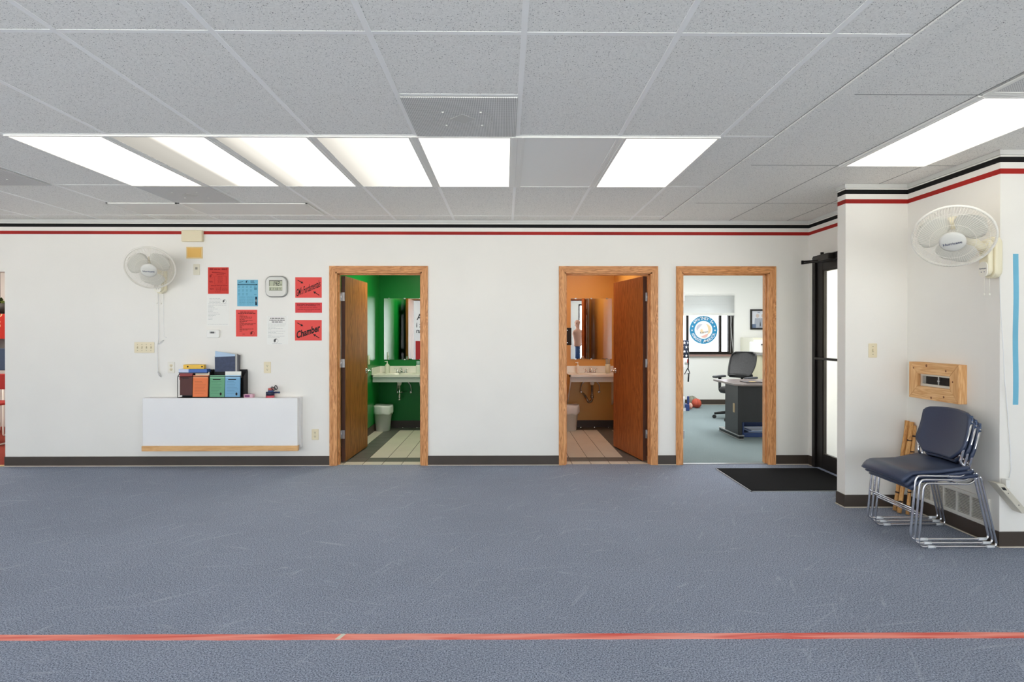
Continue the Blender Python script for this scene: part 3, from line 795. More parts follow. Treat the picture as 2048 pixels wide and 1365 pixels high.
def d4(m, bar, line, txt, X, Z, w, h, yy):
    line(.075,.2,.82,.024,1); line(.12,.1,.92,.028,1)
    for k, e in enumerate((.36,.52,.76,.74,.42,.8,.52,.36,.93,.8,.38,.27,.3,.82,.55,.28)): line(.19+k*.04, .17, e, .017, 1)
    line(.905,.31,.42,.014,1); swirl(m, X(.77), Z(.88), .1*w, yy, 1)
sheet('flyer', 472, 620, 514.5, 673.5, red_paper, 'red typed list with a swirl mark in its bottom corner', [mat('dark print on red', (96,22,20), .8)], d4)
def d5(m, bar, line, txt, X, Z, w, h, yy):
    for q in ((.06,.03,.9,.036),(.06,.26,.9,.266),(.06,.036,.065,.26),(.895,.036,.9,.26)): bar(*q, 2)
    for t_, s0, s1 in ((.07,.15,.82),(.135,.12,.85),(.2,.23,.73)): line(t_, s0, s1, .03, 1)
    for k, e in enumerate((.88,.82,.4,.76,.22,.85,.44,.8,.22,.84,.6)): line(.31+k*.044, .05, e, .010, 2)
    swirl(m, X(.42), Z(.87), .11*w, yy, 1); line(.965,.25,.7,.010,2)
sheet('notice', 534, 632, 576.5, 689.5, white_soft, 'white notice with a boxed bold heading under the clock', [mat('soft black print', (60,60,58), .8), grey_ink], d5)
def arrows(m, X, Z, w, h, yy):
    arrow(m, X, Z, (.09,.14), (.31,.30), yy, w, h); arrow(m, X, Z, (.91,.88), (.68,.69), yy, w, h)
def d6(m, bar, line, txt, X, Z, w, h, yy):
    arrows(m, X, Z, w, h, yy); m.fit_text("GM's Fundamentals", X(.04), X(.95), Z(.52), yy, .34*h, .42, 1, .016)
sheet('sign', 590.5, 555, 643.5, 596, red_paper, 'red sign with a long slanted Fundamentals title and two arrows', [dark_ink], d6)
def d7(m, bar, line, txt, X, Z, w, h, yy):
    m.fit_text('RESPONSIBILITY', X(.08), X(.93), Z(.23), yy, .21*h, 0, 1, .016); line(.46,.16,.84,.06,2); line(.64,.09,.94,.06,2); line(.8,.38,.62,.05,2)
sheet('sign', 590.5, 605.5, 644, 626, mat('rose red paper', (220,70,72), .8), 'narrow red sign headed RESPONSIBILITY between two arrow signs', [mat('maroon print', (100,22,26), .8), mat('faint maroon print', (168,48,48), .8)], d7)
def d8(m, bar, line, txt, X, Z, w, h, yy):
    arrows(m, X, Z, w, h, yy); m.fit_text('Chamber', X(.06), X(.94), Z(.54), yy, .33*h, .33, 1, .034)
sheet('sign', 590, 640.5, 643.5, 681.5, red_paper, 'red sign lettered Chamber with two arrows', [dark_ink], d8)

# ------------------------------------------------------------------ small things on the back wall
p, q = oy(367, 462, YB), oy(408, 484.5, YB)
tag(MB().box(p.x, q.x, YB-.045, YB, q.z, p.z).build('chime_box', ivory, bevel=.006), 'ivory chime box covering the red band above the fan', 'chime box')
p, q = oy(373, 494, YB), oy(405.5, 517.5, YB)
t = thing('cover_plate', 'amber square plate with a pale rim below the ivory chime box', 'wall plate', ((p.x+q.x)/2, YB, q.z))
MB().box(p.x, q.x, YB-.006, YB, q.z, p.z).build('rim', mat('tan rim', (230,200,140), .5), t, bevel=.002)
MB().box(p.x+.014, q.x-.014, YB-.010, YB-.004, q.z+.014, p.z-.014).build('centre', mat('amber plate', (232,184,96), .5), t)
def plate(name, u, v, w, h, label, cat, holes, mt=ivory, group=None, Y=YB, pos=None):
    c = pos or oy(u, v, Y)
    t = thing(name, label, cat, (c.x, Y, c.z-h/2), group)
    MB().prism(rrect(w, h, .006), 0, .006, 0, WM(c.x, Y, c.z)).build('plate', mt, t, bevel=.002)
    holes(t, c, Y-.006); return t
slot = mat('slot black', (50,46,40), .6)
def h_outlet(t, c, y):
    for s in (-1, 1):
        m = MB(); m.prism(rrect(.032, .028, .012), 0, .002, 0, WM(c.x, y, c.z+s*.02))
        for k in (-1, 1): m.box(c.x+k*.007-.0013, c.x+k*.007+.0013, y-.003, y-.001, c.z+s*.02-.002, c.z+s*.02+.008, 1)
        m.lathe([(.003,0),(.003,.001)], 8, 1, WM(c.x, y-.002, c.z+s*.02-.008))
        m.build('socket', [ivory, slot], t)
    MB().lathe([(.003,0),(.003,.0015)], 8, 0, WM(c.x, y, c.z)).build('screw', ivory_dark, t)
def h_outlet_w(t, c, y): h_outlet(t, c, y)
plate('wall_outlet', 535, 735.5, .072, .118, 'ivory power outlet between the wire rack and the tape rolls, on the wall', 'power outlet', h_outlet, ivory, 'wall outlets')
plate('wall_outlet', 630.5, 869.5, .072, .112, 'ivory power outlet low on the wall beside the green restroom doorway', 'power outlet', h_outlet, ivory, 'wall outlets')
plate('wall_outlet', 343, 735.5, .072, .112, 'white power outlet beside the wire rack, near the dangling plug', 'power outlet', h_outlet, mat('off white plate', (232,228,216), .4), 'wall outlets')
def h_switch(xs):
    def f(t, c, y):
        for x in xs:
            m = MB(); m.box(c.x+x-.006, c.x+x+.006, y-.0015, y, c.z-.013, c.z+.013, 1)
            m.box(c.x+x-.0045, c.x+x+.0045, y-.013, y, c.z-.002, c.z+.010, 0)
            m.build('toggle', [ivory, ivory_dark], t)
            for s in (-1, 1): MB().lathe([(.003,0),(.003,.0015)], 8, 0, WM(c.x+x, y, c.z+s*.030)).build('screw', slot, t)
    return f
plate('light_switch', 289, 695.5, .205, .112, 'ivory four-toggle light switch plate below the wall fan', 'light switch', h_switch((-.069,-.023,.023,.069)), ivory, 'light switches')
plate('light_switch', 1745, 701.5, .068, .112, 'ivory single light switch on the short wing wall', 'light switch', h_switch((0,)), ivory, 'light switches', YS)
def h_jack(t, c, y):
    MB().box(c.x-.011, c.x+.011, y-.004, y, c.z-.0, c.z+.024).build('jack', mat('grey jack', (150,146,136), .5), t)
plate('phone_jack', 393.5, 539.5, .066, .112, 'ivory jack plate beside the red flyer with the curved title', 'wall plate', h_jack, mat('pale ivory plate', (222,216,196), .4))
c = oy(428, 668, YB)
t = thing('thermostat', 'white thermostat with a small dark screen on the wall', 'thermostat', (c.x, YB, c.z-.04))
MB().prism(rrect(.132, .082, .014), 0, .028, 0, WM(c.x, YB, c.z)).build('case', whitep, t, bevel=.006)
MB().box(c.x-.024, c.x+.018, YB-.030, YB-.027, c.z+.004, c.z+.022).build('screen', mat('dark screen', (52,54,52), .3), t)
for k in (-.0335, .0275): MB().box(c.x+k-.0025, c.x+k+.0025, YB-.030, YB-.027, c.z+.004, c.z+.022).build('button', mat('grey buttons', (196,196,192), .5), t)

# digital clock
c = oy(554, 574, YB); W = .228
t = thing('wall_clock', 'silver digital wall clock reading 1:42', 'clock', (c.x, YB, c.z-W/2))
MB().prism(rrect(W, W*.96, .062, 8), 0, .026, 0, WM(c.x, YB, c.z)).build('case', mat('silver case', (150,150,146), .3, .7), t, bevel=.008, bseg=3)
MB().prism(rrect(W-.022, W*.96-.022, .054, 8), .0255, .0295, 0, WM(c.x, YB, c.z)).build('face', mat('pale silver face', (214,213,206), .4), t, bevel=.002)
y = YB-.0296
m = MB(); lx, lz, lw, lh = c.x-.002, c.z+.012, .136, .108
m.box(lx-lw/2, lx+lw/2, y-.001, y+.001, lz-lh/2, lz+lh/2, 0)
m.box(lx-lw/2, lx+lw/2, y-.002, y+.001, lz+lh/2-.008, lz+lh/2, 1); m.box(lx-lw/2, lx-lw/2+.004, y-.002, y+.001, lz-.006, lz+lh/2-.008, 1)
m.box(lx-lw/2, lx+lw/2, y-.002, y+.001, lz-lh/2, lz-lh/2+.003, 1); m.box(lx-lw/2, lx+lw/2, y-.0015, y, lz-.014, lz-.006, 2)
def seg(m, ch, x, z, w, h, yy, k, th):
    S = {'0':'abcdef','1':'bc','2':'abged','3':'abgcd','4':'fgbc','5':'afgcd','6':'afgedc','7':'abc','8':'abcdefg','9':'abcfgd'}[ch]
    R = {'a':(0,h-th,w,h),'g':(0,h/2-th/2,w,h/2+th/2),'d':(0,0,w,th),'f':(0,h/2,th,h),'e':(0,0,th,h/2),'b':(w-th,h/2,w,h),'c':(w-th,0,w,h/2)}
    for s in S:
        a0,b0,a1,b1 = R[s]; sl = .12
        m.add([(x+a0+sl*b0,yy,z+b0),(x+a1+sl*b0,yy,z+b0),(x+a1+sl*b1,yy,z+b1),(x+a0+sl*b1,yy,z+b1)], [(0,1,2,3)], k)
yy = y-.0022
seg(m, '1', lx-.034, lz-.003, .018, .046, yy, 1, .006); seg(m, '4', lx-.006, lz-.003, .018, .046, yy, 1, .006); seg(m, '2', lx+.018, lz-.003, .018, .046, yy, 1, .006)
for z in (lz+.012, lz+.03): m.box(lx-.009, lx-.006, yy, yy+.001, z, z+.004, 1)
seg(m, '2', lx+.042, lz-.002, .008, .018, yy, 3, .003); seg(m, '4', lx+.053, lz-.002, .008, .018, yy, 3, .003)
for i, ch in enumerate('51107'): seg(m, ch, lx-.062+i*.024, lz-lh/2+.008, .013, .022, yy, 3, .004)
m.build('display', [mat('lcd green', (176,180,152), .3), mat('lcd digit', (62,66,56), .5), mat('lcd divider', (218,220,200), .5), mat('lcd soft digit', (104,108,94), .5)], t)

# ------------------------------------------------------------------ white ledge box under the notices
YL = YB-.12
p, q = oy(285, 797, YL), oy(595, 892, YL); zb = oy(300, 903, YL).z
t = thing('wall_ledge', 'low white box ledge on the wall with a wood strip along its bottom', 'ledge', ((p.x+q.x)/2, YL+.06, zb))
MB().box(p.x, q.x, YL, YB, q.z, p.z).build('box', mat('ledge paint', (238,237,236), .5, var=(2,.015)), t, bevel=.003)
ps = oy(283, 892, YL-.01)
MB().box(ps.x, oy(595.5, 892, YL-.01).x, YL-.012, YL+.03, zb, q.z).build('wood_strip', wood('pale pine strip', (206,150,92), (234,188,130), 0, 2.0, .5, 3), t, bevel=.003)
m = MB(); m.box(q.x, q.x+.012, YL+.06, YB, zb+.02, p.z, 0); m.build('side_panel', mat('ledge side paint', (228,227,226), .55), t)
ZL = p.z

# wire organiser with booklets
def W3(u, v, Y): return oy(u, v, Y)
Yw0, Yw1 = YL+.015, YB-.01
s = lambda u: oy(u, 770, Yw0).x
t = thing('desk_organizer', 'black wire rack of coloured booklets on the white ledge', 'organizer', ((s(355)+s(487))/2, (Yw0+Yw1)/2, ZL))
xa, xb, xm = s(355), s(487), s(418)
zt_f, zt_b = oy(400, 754, Yw0).z, oy(440, 740, Yw1).z
m = MB()
for x in (xa, xb): m.tube(arc_pts([(x,Yw0,ZL+.004),(x,Yw0,zt_f),(x,Yw1,zt_b),(x,Yw1,ZL+.004)], .02), .0035, 6)
m.tube([(xm,Yw0,ZL+.004),(xm,Yw0,zt_f),(xm,Yw1,zt_b+.005),(xm,Yw1,ZL+.004)], .0035, 6)
for y_, z_ in ((Yw0,ZL+.004),(Yw0,zt_f),(Yw1,zt_b),(Yw1,ZL+.004)): m.tube([(xa,y_,z_),(xb,y_,z_)], .0035, 6)
m.build('wire_frame', blackm, t)
mesh_black = glass('black wire mesh', (70,70,72), .12, .4)
m = MB()
m.box(xa, xb, Yw1-.001, Yw1, ZL+.004, zt_b)
for x in (xm, xb): m.add([(x,Yw0,ZL+.004),(x,Yw1,ZL+.004),(x,Yw1,zt_b),(x,Yw0,zt_f),(x+.001,Yw0,ZL+.004),(x+.001,Yw1,ZL+.004),(x+.001,Yw1,zt_b),(x+.001,Yw0,zt_f)], [(0,1,2,3),(7,6,5,4)])
m.box(xa, xb, Yw0, Yw1, ZL+.003, ZL+.005)
m.build('mesh_panel', mat('mesh sheet', (30,30,32), .6, .3), t)
def booklet(u0, v0, u1, v1, col, label, y_, lines=True, skew=0.0, lip=None, bar_col=None, mark=False, depth=.012):
    A, B_ = oy(u0, v0, y_), oy(u1, v1, y_); w, h = B_.x-A.x, A.z-B_.z
    m = MB(); k = skew*w
    zb_ = max(B_.z, ZL+.006)
    m.add([(A.x+k,y_,A.z),(B_.x+k,y_,A.z),(B_.x,y_-.004,zb_),(A.x,y_-.004,zb_),(A.x+k,y_+depth,A.z),(B_.x+k,y_+depth,A.z),(B_.x,y_+depth,zb_),(A.x,y_+depth,zb_)],
          [(3,2,1,0),(4,5,6,7),(0,1,5,4),(1,2,6,5),(2,3,7,6),(3,0,4,7)], 0)
    def bar(s0,t0,s1,t1,kk):
        f = lambda s_, t_: (A.x+k*(1-t_)+s_*w, y_-.004*t_-.0012, A.z-t_*h)
        m.add([f(s0,t1), f(s1,t1), f(s1,t0), f(s0,t0)], [(0,1,2,3)], kk)
    if lip: bar(0,0,1,.12,2)
    if bar_col: bar(.2,.17,.72,.205,1)
    if lines:
        for i in range(9): bar(.12,.27+i*.07,random.uniform(.55,.88),.285+i*.07,3)
    if mark:
        for i in range(10):
            a0, a1 = i*PI/5, (i+1)*PI/5
            c0 = (.78,.86); r_ = .07
            m.add([(A.x+c0[0]*w, y_-.006, A.z-c0[1]*h), (A.x+(c0[0]+r_*math.cos(a0))*w, y_-.006, A.z-(c0[1]+r_*math.sin(a0))*h), (A.x+(c0[0]+r_*math.cos(a1))*w, y_-.006, A.z-(c0[1]+r_*math.sin(a1))*h)], [(0,1,2)], 1)
    b0 = mat('booklet '+label[:14], col, .6)
    c3 = mat('booklet line '+label[:14], tuple(int(x*.82) for x in col), .7)
    return tag(m.build('booklet', [b0, dark_ink, mat('booklet lip '+label[:14], lip or col, .6), c3]), label, 'booklet', 'booklets in the wire rack')
booklet(360, 749, 385, 791, (82,40,36), 'dark brown booklet at the end of the wire rack', Yw0+.022, False, 0, (150,60,58), True)
booklet(385.5, 751.5, 415.5, 794, (238,126,70), 'bright orange booklet in the wire rack', Yw0+.008, True, .03, (244,152,108))
booklet(418.5, 751.5, 448.5, 794.3, (104,166,126), 'green booklet with a dark swirl in the wire rack', Yw0+.006, True, .05, (142,198,160), True, True)
booklet(450, 751.5, 480, 794.3, (120,172,206), 'light blue booklet with a dark swirl in the wire rack', Yw0+.006, True, .02, (160,204,232), True, True)
booklet(359, 745.5, 386, 760, (206,110,114), 'pink booklet showing behind the dark brown one', Yw0+.04, False)
booklet(391, 744.5, 418.5, 760, (240,228,200), 'cream booklet showing behind the orange one', Yw0+.04, False)
booklet(450.5, 743.5, 482, 756, (238,238,230), 'white booklet showing behind the light blue one', Yw0+.03, False)
# box lying across the rack, yellow level-like case, folders
A, B_ = oy(360, 738.5, YL+.05), oy(416, 745, YL+.05)
t = thing('card_box', 'flat blue and white box lying across the wire rack', 'box', ((A.x+B_.x)/2, YL+.06, B_.z))
MB().box(A.x+.1, B_.x, YL+.025, YB-.02, B_.z, A.z).build('blue_half', mat('royal blue card', (58,104,178), .5), t)
MB().box(A.x, A.x+.1, YL+.025, YB-.02, B_.z, A.z).build('white_half', mat('pale lilac card', (206,214,238), .5), t)
MB().box(A.x, B_.x, YL+.025, YB-.02, B_.z-.010, B_.z).build('tray', mat('dark navy tray', (24,34,66), .5), t)
C, D = oy(369, 729.5, YB-.05), oy(410, 737, YB-.05)
t = thing('ruler_case', 'yellow flat case with two dark dots resting on the blue box', 'case', ((C.x+D.x)/2, YB-.05, A.z))
MB().box(C.x, D.x, YB-.075, YB-.03, A.z+.0005, C.z).build('body', mat('yellow plastic', (238,190,62), .45, var=(14,.06)), t, bevel=.003)
for u in (375.5, 404):
    e = oy(u, 733.8, YB-.075); MB().lathe([(.008,0),(.008,.002)], 12, 0, WM(e.x, YB-.0745, e.z)).build('dot', dark_ink, t)
def folder(pts, y_, dep, mt, lb, extra=None):
    P = [oy(u, v, y_) for u, v in pts]; n = len(P); m = MB()
    m.add([tuple(p_) for p_ in P] + [(p_.x, y_+dep, p_.z) for p_ in P], [list(range(n))[::-1], list(range(n, 2*n))] + [(i, (i+1) % n, n+(i+1) % n, n+i) for i in range(n)], 0)
    if extra:
        E_ = [oy(u, v, y_-.001) for u, v in extra]; m.add([tuple(p_) for p_ in E_], [list(range(len(E_)))], 1)
    return tag(m.build('folder', mt), lb, 'folder', 'upright folders in the rack')
navy_f = mat('navy folder', (56,66,92), .6, var=(30,.2))
folder([(429.5,713),(470,711.5),(470,744),(430,744)], Yw1-.05, .01, [navy_f, mat('pale blue sheet', (176,200,224), .6)], 'navy folder with a pale blue top edge, standing in the wire rack', [(430.5,702.5),(470,709),(470,713),(430,714.5)])
folder([(470.5,709),(474,708.5),(474,744),(470.5,744)], Yw1-.045, .03, [mat('grey white sheets', (190,188,182), .7)], 'thin grey-white papers beside the navy folder')
folder([(474.5,710),(478,711),(477.5,744),(474.5,744)], Yw1-.04, .03, [mat('dark grey cover', (84,84,88), .6)], 'dark grey folder at the end of the upright folders')
p0, q0 = oy(484.5, 789, YL+.03), oy(506, 796, YL+.03)
m = MB(); m.box(p0.x+.012, q0.x, YL+.02, YL+.07, ZL+.0005, p0.z, 0); m.box(p0.x+.03, q0.x-.03, YL+.0185, YL+.02, ZL+.008, p0.z-.006, 1); m.box(p0.x+.03, q0.x-.03, YL+.03, YL+.06, p0.z, p0.z+.001, 1)
tag(m.build('small_packet', [mat('pink packet', (222,176,190), .5), mat('plum print', (130,62,110), .6)], bevel=.002), 'small pink packet lying next to the wire rack', 'packet')
# tape rolls, marker and scissors on the ledge
def roll(u, v0, v1, r_, y_, col, core, lb):
    a_, b__ = oy(u, v0, y_), oy(u, v1, y_); h = a_.z-b__.z
    t = thing('tape_roll', lb, 'tape roll', (a_.x, y_, b__.z), 'tape rolls stacked on the ledge')
    MB().lathe([(r_*.55,0),(r_,0.0),(r_,h),(r_*.55,h),(r_*.55,h*.9)], 24, 0, Matrix.Translation((a_.x, y_, b__.z))).build('tape', mat('tape '+lb[:9], col, .4), t)
    MB().lathe([(r_*.5,.001),(r_*.56,.001),(r_*.56,h+.0006),(r_*.5,h+.0006)], 24, 0, Matrix.Translation((a_.x, y_, b__.z))).build('core', mat('core '+lb[:9], core, .6), t)
    return a_.z
yk = YL+.055
zA = roll(540.3, 791.3, 796.6, .042, yk, (206,84,96), (226,150,150), 'red tape roll at the bottom of the small stack')
roll(540.3, 784.3, 791.2, .041, yk, (34,42,70), (60,70,110), 'wide navy tape roll resting on the red one')
roll(541.8, 781, 784.2, .028, yk, (66,92,140), (90,100,140), 'narrow blue tape roll on the navy one')
roll(541.8, 777, 780.9, .027, yk, (208,98,92), (200,140,140), 'small red tape roll on top of the stack')
e0, e1 = oy(547.5, 785.6, yk-.045), oy(559.5, 785.4, yk-.045)
t = thing('marker_pen', 'dark blue marker sticking out beside the tape rolls', 'marker', (e0.x, yk-.045, e0.z))
MB().tube([(e0.x-.004, yk-.045, e0.z), (e1.x-.018, yk-.045, e1.z)], .0085, 12).build('barrel', mat('marker navy', (16,30,78), .4), t)
MB().tube([(e1.x-.018, yk-.045, e1.z), (e1.x, yk-.045, e1.z)], .0095, 12).build('cap', mat('marker teal', (44,76,110), .4), t)
t = thing('scissors', 'black-handled scissors leaning on the tape roll stack', 'scissors', tuple(oy(546, 781, yk-.03)))
def loop(u, v, ru, rv, ang):
    pts = []
    for k in range(16):
        a_ = 2*PI*k/16; x_, y__ = ru*math.cos(a_), rv*math.sin(a_)
        pts.append(tuple(oy(u+x_*math.cos(ang)-y__*math.sin(ang), v+x_*math.sin(ang)+y__*math.cos(ang), yk-.03)))
    return pts
MB().tube(loop(552, 775.5, 2.3, 4.0, -.25), .0045, 8, 0, True).build('handle', black, t)
MB().tube(loop(546.8, 778, 2.4, 3.8, -.9), .0045, 8, 0, True).build('handle', black, t)
MB().tube([tuple(oy(548.5, 777.5, yk-.03)), tuple(oy(543.5, 773.5, yk-.025)), tuple(oy(541, 777, yk-.02))], .004, 6).build('blade', steel, t)
# ------------------------------------------------------------------ oscillating wall fans
fan_white = mat('fan white', (236,232,220), .4)
fan_ivory = mat('fan ivory', (232,224,196), .4)
fan_blade = mat('fan blade', (214,212,202), .35)
fan_wire = mat('fan wire', (240,236,226), .4)
fan_text = mat('fan lettering', (30,44,92), .5)
def wall_fan(label, mount, wn, head, n, group):
    """mount: point on the wall; wn: wall normal; head: centre of the cage; n: where it blows"""
    wn = Vector(wn); n = Vector(n).normalized(); head = Vector(head); mount = Vector(mount)
    t = thing('wall_fan', label, 'fan', mount, group)
    up = Vector((0,0,1)); side = up.cross(wn)
    Mw = Matrix.Identity(4)
    for i in range(3): Mw[i][0], Mw[i][1], Mw[i][2], Mw[i][3] = side[i], up[i], wn[i], mount[i]
    # bracket: long rounded housing on the wall
    m = MB(); m.prism(rrect(.11, .27, .05, 8), 0, .05, 0, Mw); m.prism(rrect(.085, .24, .04, 8), .05, .085, 0, Mw)
    m.build('bracket', fan_ivory, t, bevel=.012, bseg=3)
    m = MB(); m.prism(rrect(.07, .10, .03, 6), .084, .09, 0, Mw @ Matrix.Translation((0,-.075,0)))
    m.text('Hurricane', Mw @ Matrix.Translation((0,-.07,.0905)), .014, 1)
    for x in (-.012, .012): m.lathe([(.003,0),(.003,.001)], 8, 1, Mw @ Matrix.Translation((x,-.092,.09)))
    m.build('control_panel', [fan_white, fan_text], t)
    Mh = frame_from(head, n, (0,0,1))
    T = lambda x, y, z: Mh @ Vector((x, y, z))
    # neck from bracket to motor
    m = MB(); a = Mw @ Vector((0,.07,.07)); b = T(0, 0, -.13)
    m.tube([a, a+wn*.04, b], [.03,.03,.035], 12); m.build('neck', fan_ivory, t)
    m = MB(); m.lathe([(.03,-.18),(.06,-.16),(.068,-.11),(.066,-.055),(.03,-.05)], 24, 0, Mh); m.build('motor_housing', fan_ivory, t)
    R_, hub = .222, .072
    m = MB()
    ring = lambda r_, z: [T(r_*math.cos(2*PI*k/48), r_*math.sin(2*PI*k/48), z) for k in range(48)]
    def prof(front):
        s_ = 1 if front else -1
        return [(hub, .062*s_), (.12, .062*s_), (.175, .052*s_), (.205, .036*s_), (.219, .012*s_), (.222, 0)]
    nw = 84
    for k in range(nw):
        a = 2*PI*k/nw; c, s_ = math.cos(a), math.sin(a); 
        tw = .28
        m.tube([T(r_*math.cos(a+tw*(1-r_/R_)), r_*math.sin(a+tw*(1-r_/R_)), z) for r_, z in prof(True)], .0011, 4, 0, False, False)
        if k % 2 == 0: m.tube([T(r_*c, r_*s_, z) for r_, z in prof(False)], .0011, 4, 0, False, False)
    for r_, z in ((.122,.062),(.19,.044),(.12,-.062),(.19,-.044)): m.tube(ring(r_, z), .0014, 4, 0, True)
    m.build('cage', fan_wire, t)
    MB().tube(ring(R_, 0), .0085, 8, 0, True).build('cage_rim', mat('fan rim', (238,235,226), .35), t)
    m = MB(); m.lathe([(.001,.078),(.03,.076),(.06,.07),(.072,.062),(.072,.056),(.001,.056)], 32, 0, Mh)
    hc = m.build('hub_cap', mat('fan hub', (222,221,214), .35), t)
    # lettering upright on the hub
    MB().text('Hurricane', Mh @ Matrix.Translation((0,-.004,.0788)) @ Matrix.Rotation(.16 if wn.x < -.5 else 0, 4, 'Z'), .025, 0).build('lettering', fan_text, hc)
    m0 = MB().lathe([(.001,.045),(.04,.042),(.045,.02),(.045,-.02),(.001,-.022)], 20, 0, Mh).build('blade_hub', fan_blade, t)
    for k in range(3):
        a0 = 2*PI*k/3 + .45
        def fn(u, v):
            r_ = .04 + .158*u; half = (.40 + .52*math.sin(PI*min(1, .15+.8*u)))*(1 if u < .8 else 1-.7*((u-.8)/.2)**2)
            a = a0 + (v-.5)*2*half + .25*u; return T(r_*math.cos(a), r_*math.sin(a), .022*(v-.5)*2*(1.1-.4*u))
        MB().grid(fn, 10, 8).build('blade', fan_blade, t, solid=.002)
    for x in (-.022, .02):
        p = Mw @ Vector((x, -.13, .06)); q = p + Vector((0,0,-.105))
        MB().tube([p, q], .0012, 5).lathe([(.002,-.012),(.006,-.010),(.006,.002),(.002,.006)], 10, 0, Matrix.Translation(q)).build('pull_cord', fan_white, t)
    return t, Mw
mt_l = oy(325, 562, YB)
tl, Mw_l = wall_fan('white wall fan with caged blades above the four-toggle switch plate', mt_l, (0,-1,0), oy(300, 536, YB-.26), (.30,-.82,-.52), 'wall fans')
cordm = mat('white cord', (232,232,230), .5)
pts = [oy(u, v, YB-.012) for u, v in ((316.5,583),(317,640),(317,676),(316,690),(321,688),(326,683),(328,681),(322,683),(314,692),(315,720),(316,744))]
MB().tube(pts, .0028, 6).build('power_cord', cordm, tl)
MB().tube([oy(u, v, YB-.012) for u, v in ((327,586),(327.5,640),(328,674),(333,675.5))], .002, 6).build('power_cord', cordm, tl)
e = [oy(u, v, YB-.014) for u, v in ((316,744),(319,749.5),(321,752.5))]
MB().tube(e, [.006,.011,.009], 8).build('plug', mat('plug grey white', (214,214,212), .4), tl)
m = MB()
d_ = (e[2]-e[1]).normalized(); 
for o in (-.004, .004): m.tube([e[2]+Vector((o,0,o*.4)), e[2]+d_*.016+Vector((o,0,o*.4))], .0018, 5)
m.build('prong', steel, tl)
mt_r = ox(1993, 516, XR)
tr, Mw_r = wall_fan('white wall fan tilted down in the corner above the wooden frame', mt_r, (-1,0,0), EYE + ray(1906, 474)*3.86, (-.50,-.60,-.62), 'wall fans')
pts = [ox(u, v, XR-.006) for u, v in ((1999,548),(2001,616),(2006,690),(2009,760))] + [oy(u, v, YF-.008) for u, v in ((2013,800),(2016,835),(2021,904),(2022,940),(2018,957))]
MB().tube(pts, .0026, 6).build('power_cord', cordm, tr)

# ------------------------------------------------------------------ wooden frame round a pipe opening
knot = wood('knotty pine', (206,146,88), (236,192,138), 1, 1.6, .5, 4)
knot_v = wood('knotty pine upright', (206,146,88), (236,192,138), 2, 1.6, .5, 4)
xf = XR-.06
fy0, fy1 = ox(1917, 760, xf).y, ox(1818, 760, xf).y
fz0, fz1 = ox(1818, 794, xf).z, ox(1818, 723.5, xf).z
gy0, gy1 = ox(1899, 762, xf).y, ox(1835, 762, xf).y; gz0, gz1 = ox(1835, 771.5, xf).z, ox(1835, 747.5, xf).z
t = thing('wooden_wall_frame', 'knotty pine frame round a metal-edged slot below the corner fan', 'wooden frame', (XR-.03, (fy0+fy1)/2, fz0))
def mitre(poly_out, mt, nm='board'):
    m = MB(); n_ = len(poly_out)
    vs = [(xf, y_, z_) for y_, z_ in poly_out] + [(XR, y_, z_) for y_, z_ in poly_out]
    m.add(vs, [list(range(n_)), list(range(n_, 2*n_))[::-1]] + [((i+1) % n_, i, n_+i, n_+(i+1) % n_) for i in range(n_)], 0)
    return m
e_ = .0012
bt = mitre([(fy0+e_,fz1),(fy1-e_,fz1),(gy1-e_,gz1),(gy0+e_,gz1)], knot).build('board', knot, t, bevel=.0015)
bb = mitre([(fy1-e_,fz0),(fy0+e_,fz0),(gy0+e_,gz0),(gy1-e_,gz0)], knot).build('board', knot, t, bevel=.0015)
bl = mitre([(fy1,fz1-e_),(fy1,fz0+e_),(gy1,gz0+e_),(gy1,gz1-e_)], knot_v).build('board', knot_v, t, bevel=.0015)
br = mitre([(fy0,fz0+e_),(fy0,fz1-e_),(gy0,gz1-e_),(gy0,gz0+e_)], knot_v).build('board', knot_v, t, bevel=.0015)
kd = mat('pine knot', (140,84,48), .6)
for y_, z_, r_ in ((fy1-.05,fz1-.045,.007),(fy1-.19,fz1-.022,.010),(fy0+.12,fz1-.05,.008),(fy0+.055,fz0+.15,.007),(fy0+.14,fz0+.035,.008),(fy1-.24,fz0+.018,.009)):
    par = bt if z_ > gz1 else (bb if z_ < gz0 else br)
    MB().lathe([(r_,0),(r_*.9,.0008)], 12, 0, Matrix(((0,0,-1,xf),(1,0,0,y_),(0,1,0,z_),(0,0,0,1)))).build('knot', kd, par)
m = MB(); track = mat('off white metal', (214,208,196), .35, .3)
m.box(xf+.02, XR-.004, gy0+.004, gy1-.004, gz1-.014, gz1-.001); m.box(xf+.02, XR-.004, gy0+.004, gy1-.004, gz0+.001, gz0+.018); m.box(xf+.02, XR-.004, gy1-.026, gy1-.006, gz0+.018, gz1-.014)
m.build('metal_track', track, t)
MB().box(XR-.012, XR-.002, gy0+.001, gy1-.001, gz0+.001, gz1-.001).build('recess_shade', mat('painted slot shade', (44,36,30), .8, var=(16,.5)), t)  # dark panel on the uncut wall, painted as the slot's shade
m = MB(); m.box(xf+.034, XR-.012, (gy0+gy1)/2-.016, (gy0+gy1)/2-.004, gz0+.018, gz1-.014); m.tube([(xf+.03,(gy0+gy1)/2-.01,(gz0+gz1)/2),(xf+.05,(gy0+gy1)/2-.01,(gz0+gz1)/2)], .008, 8)
m.build('latch', steel, t)
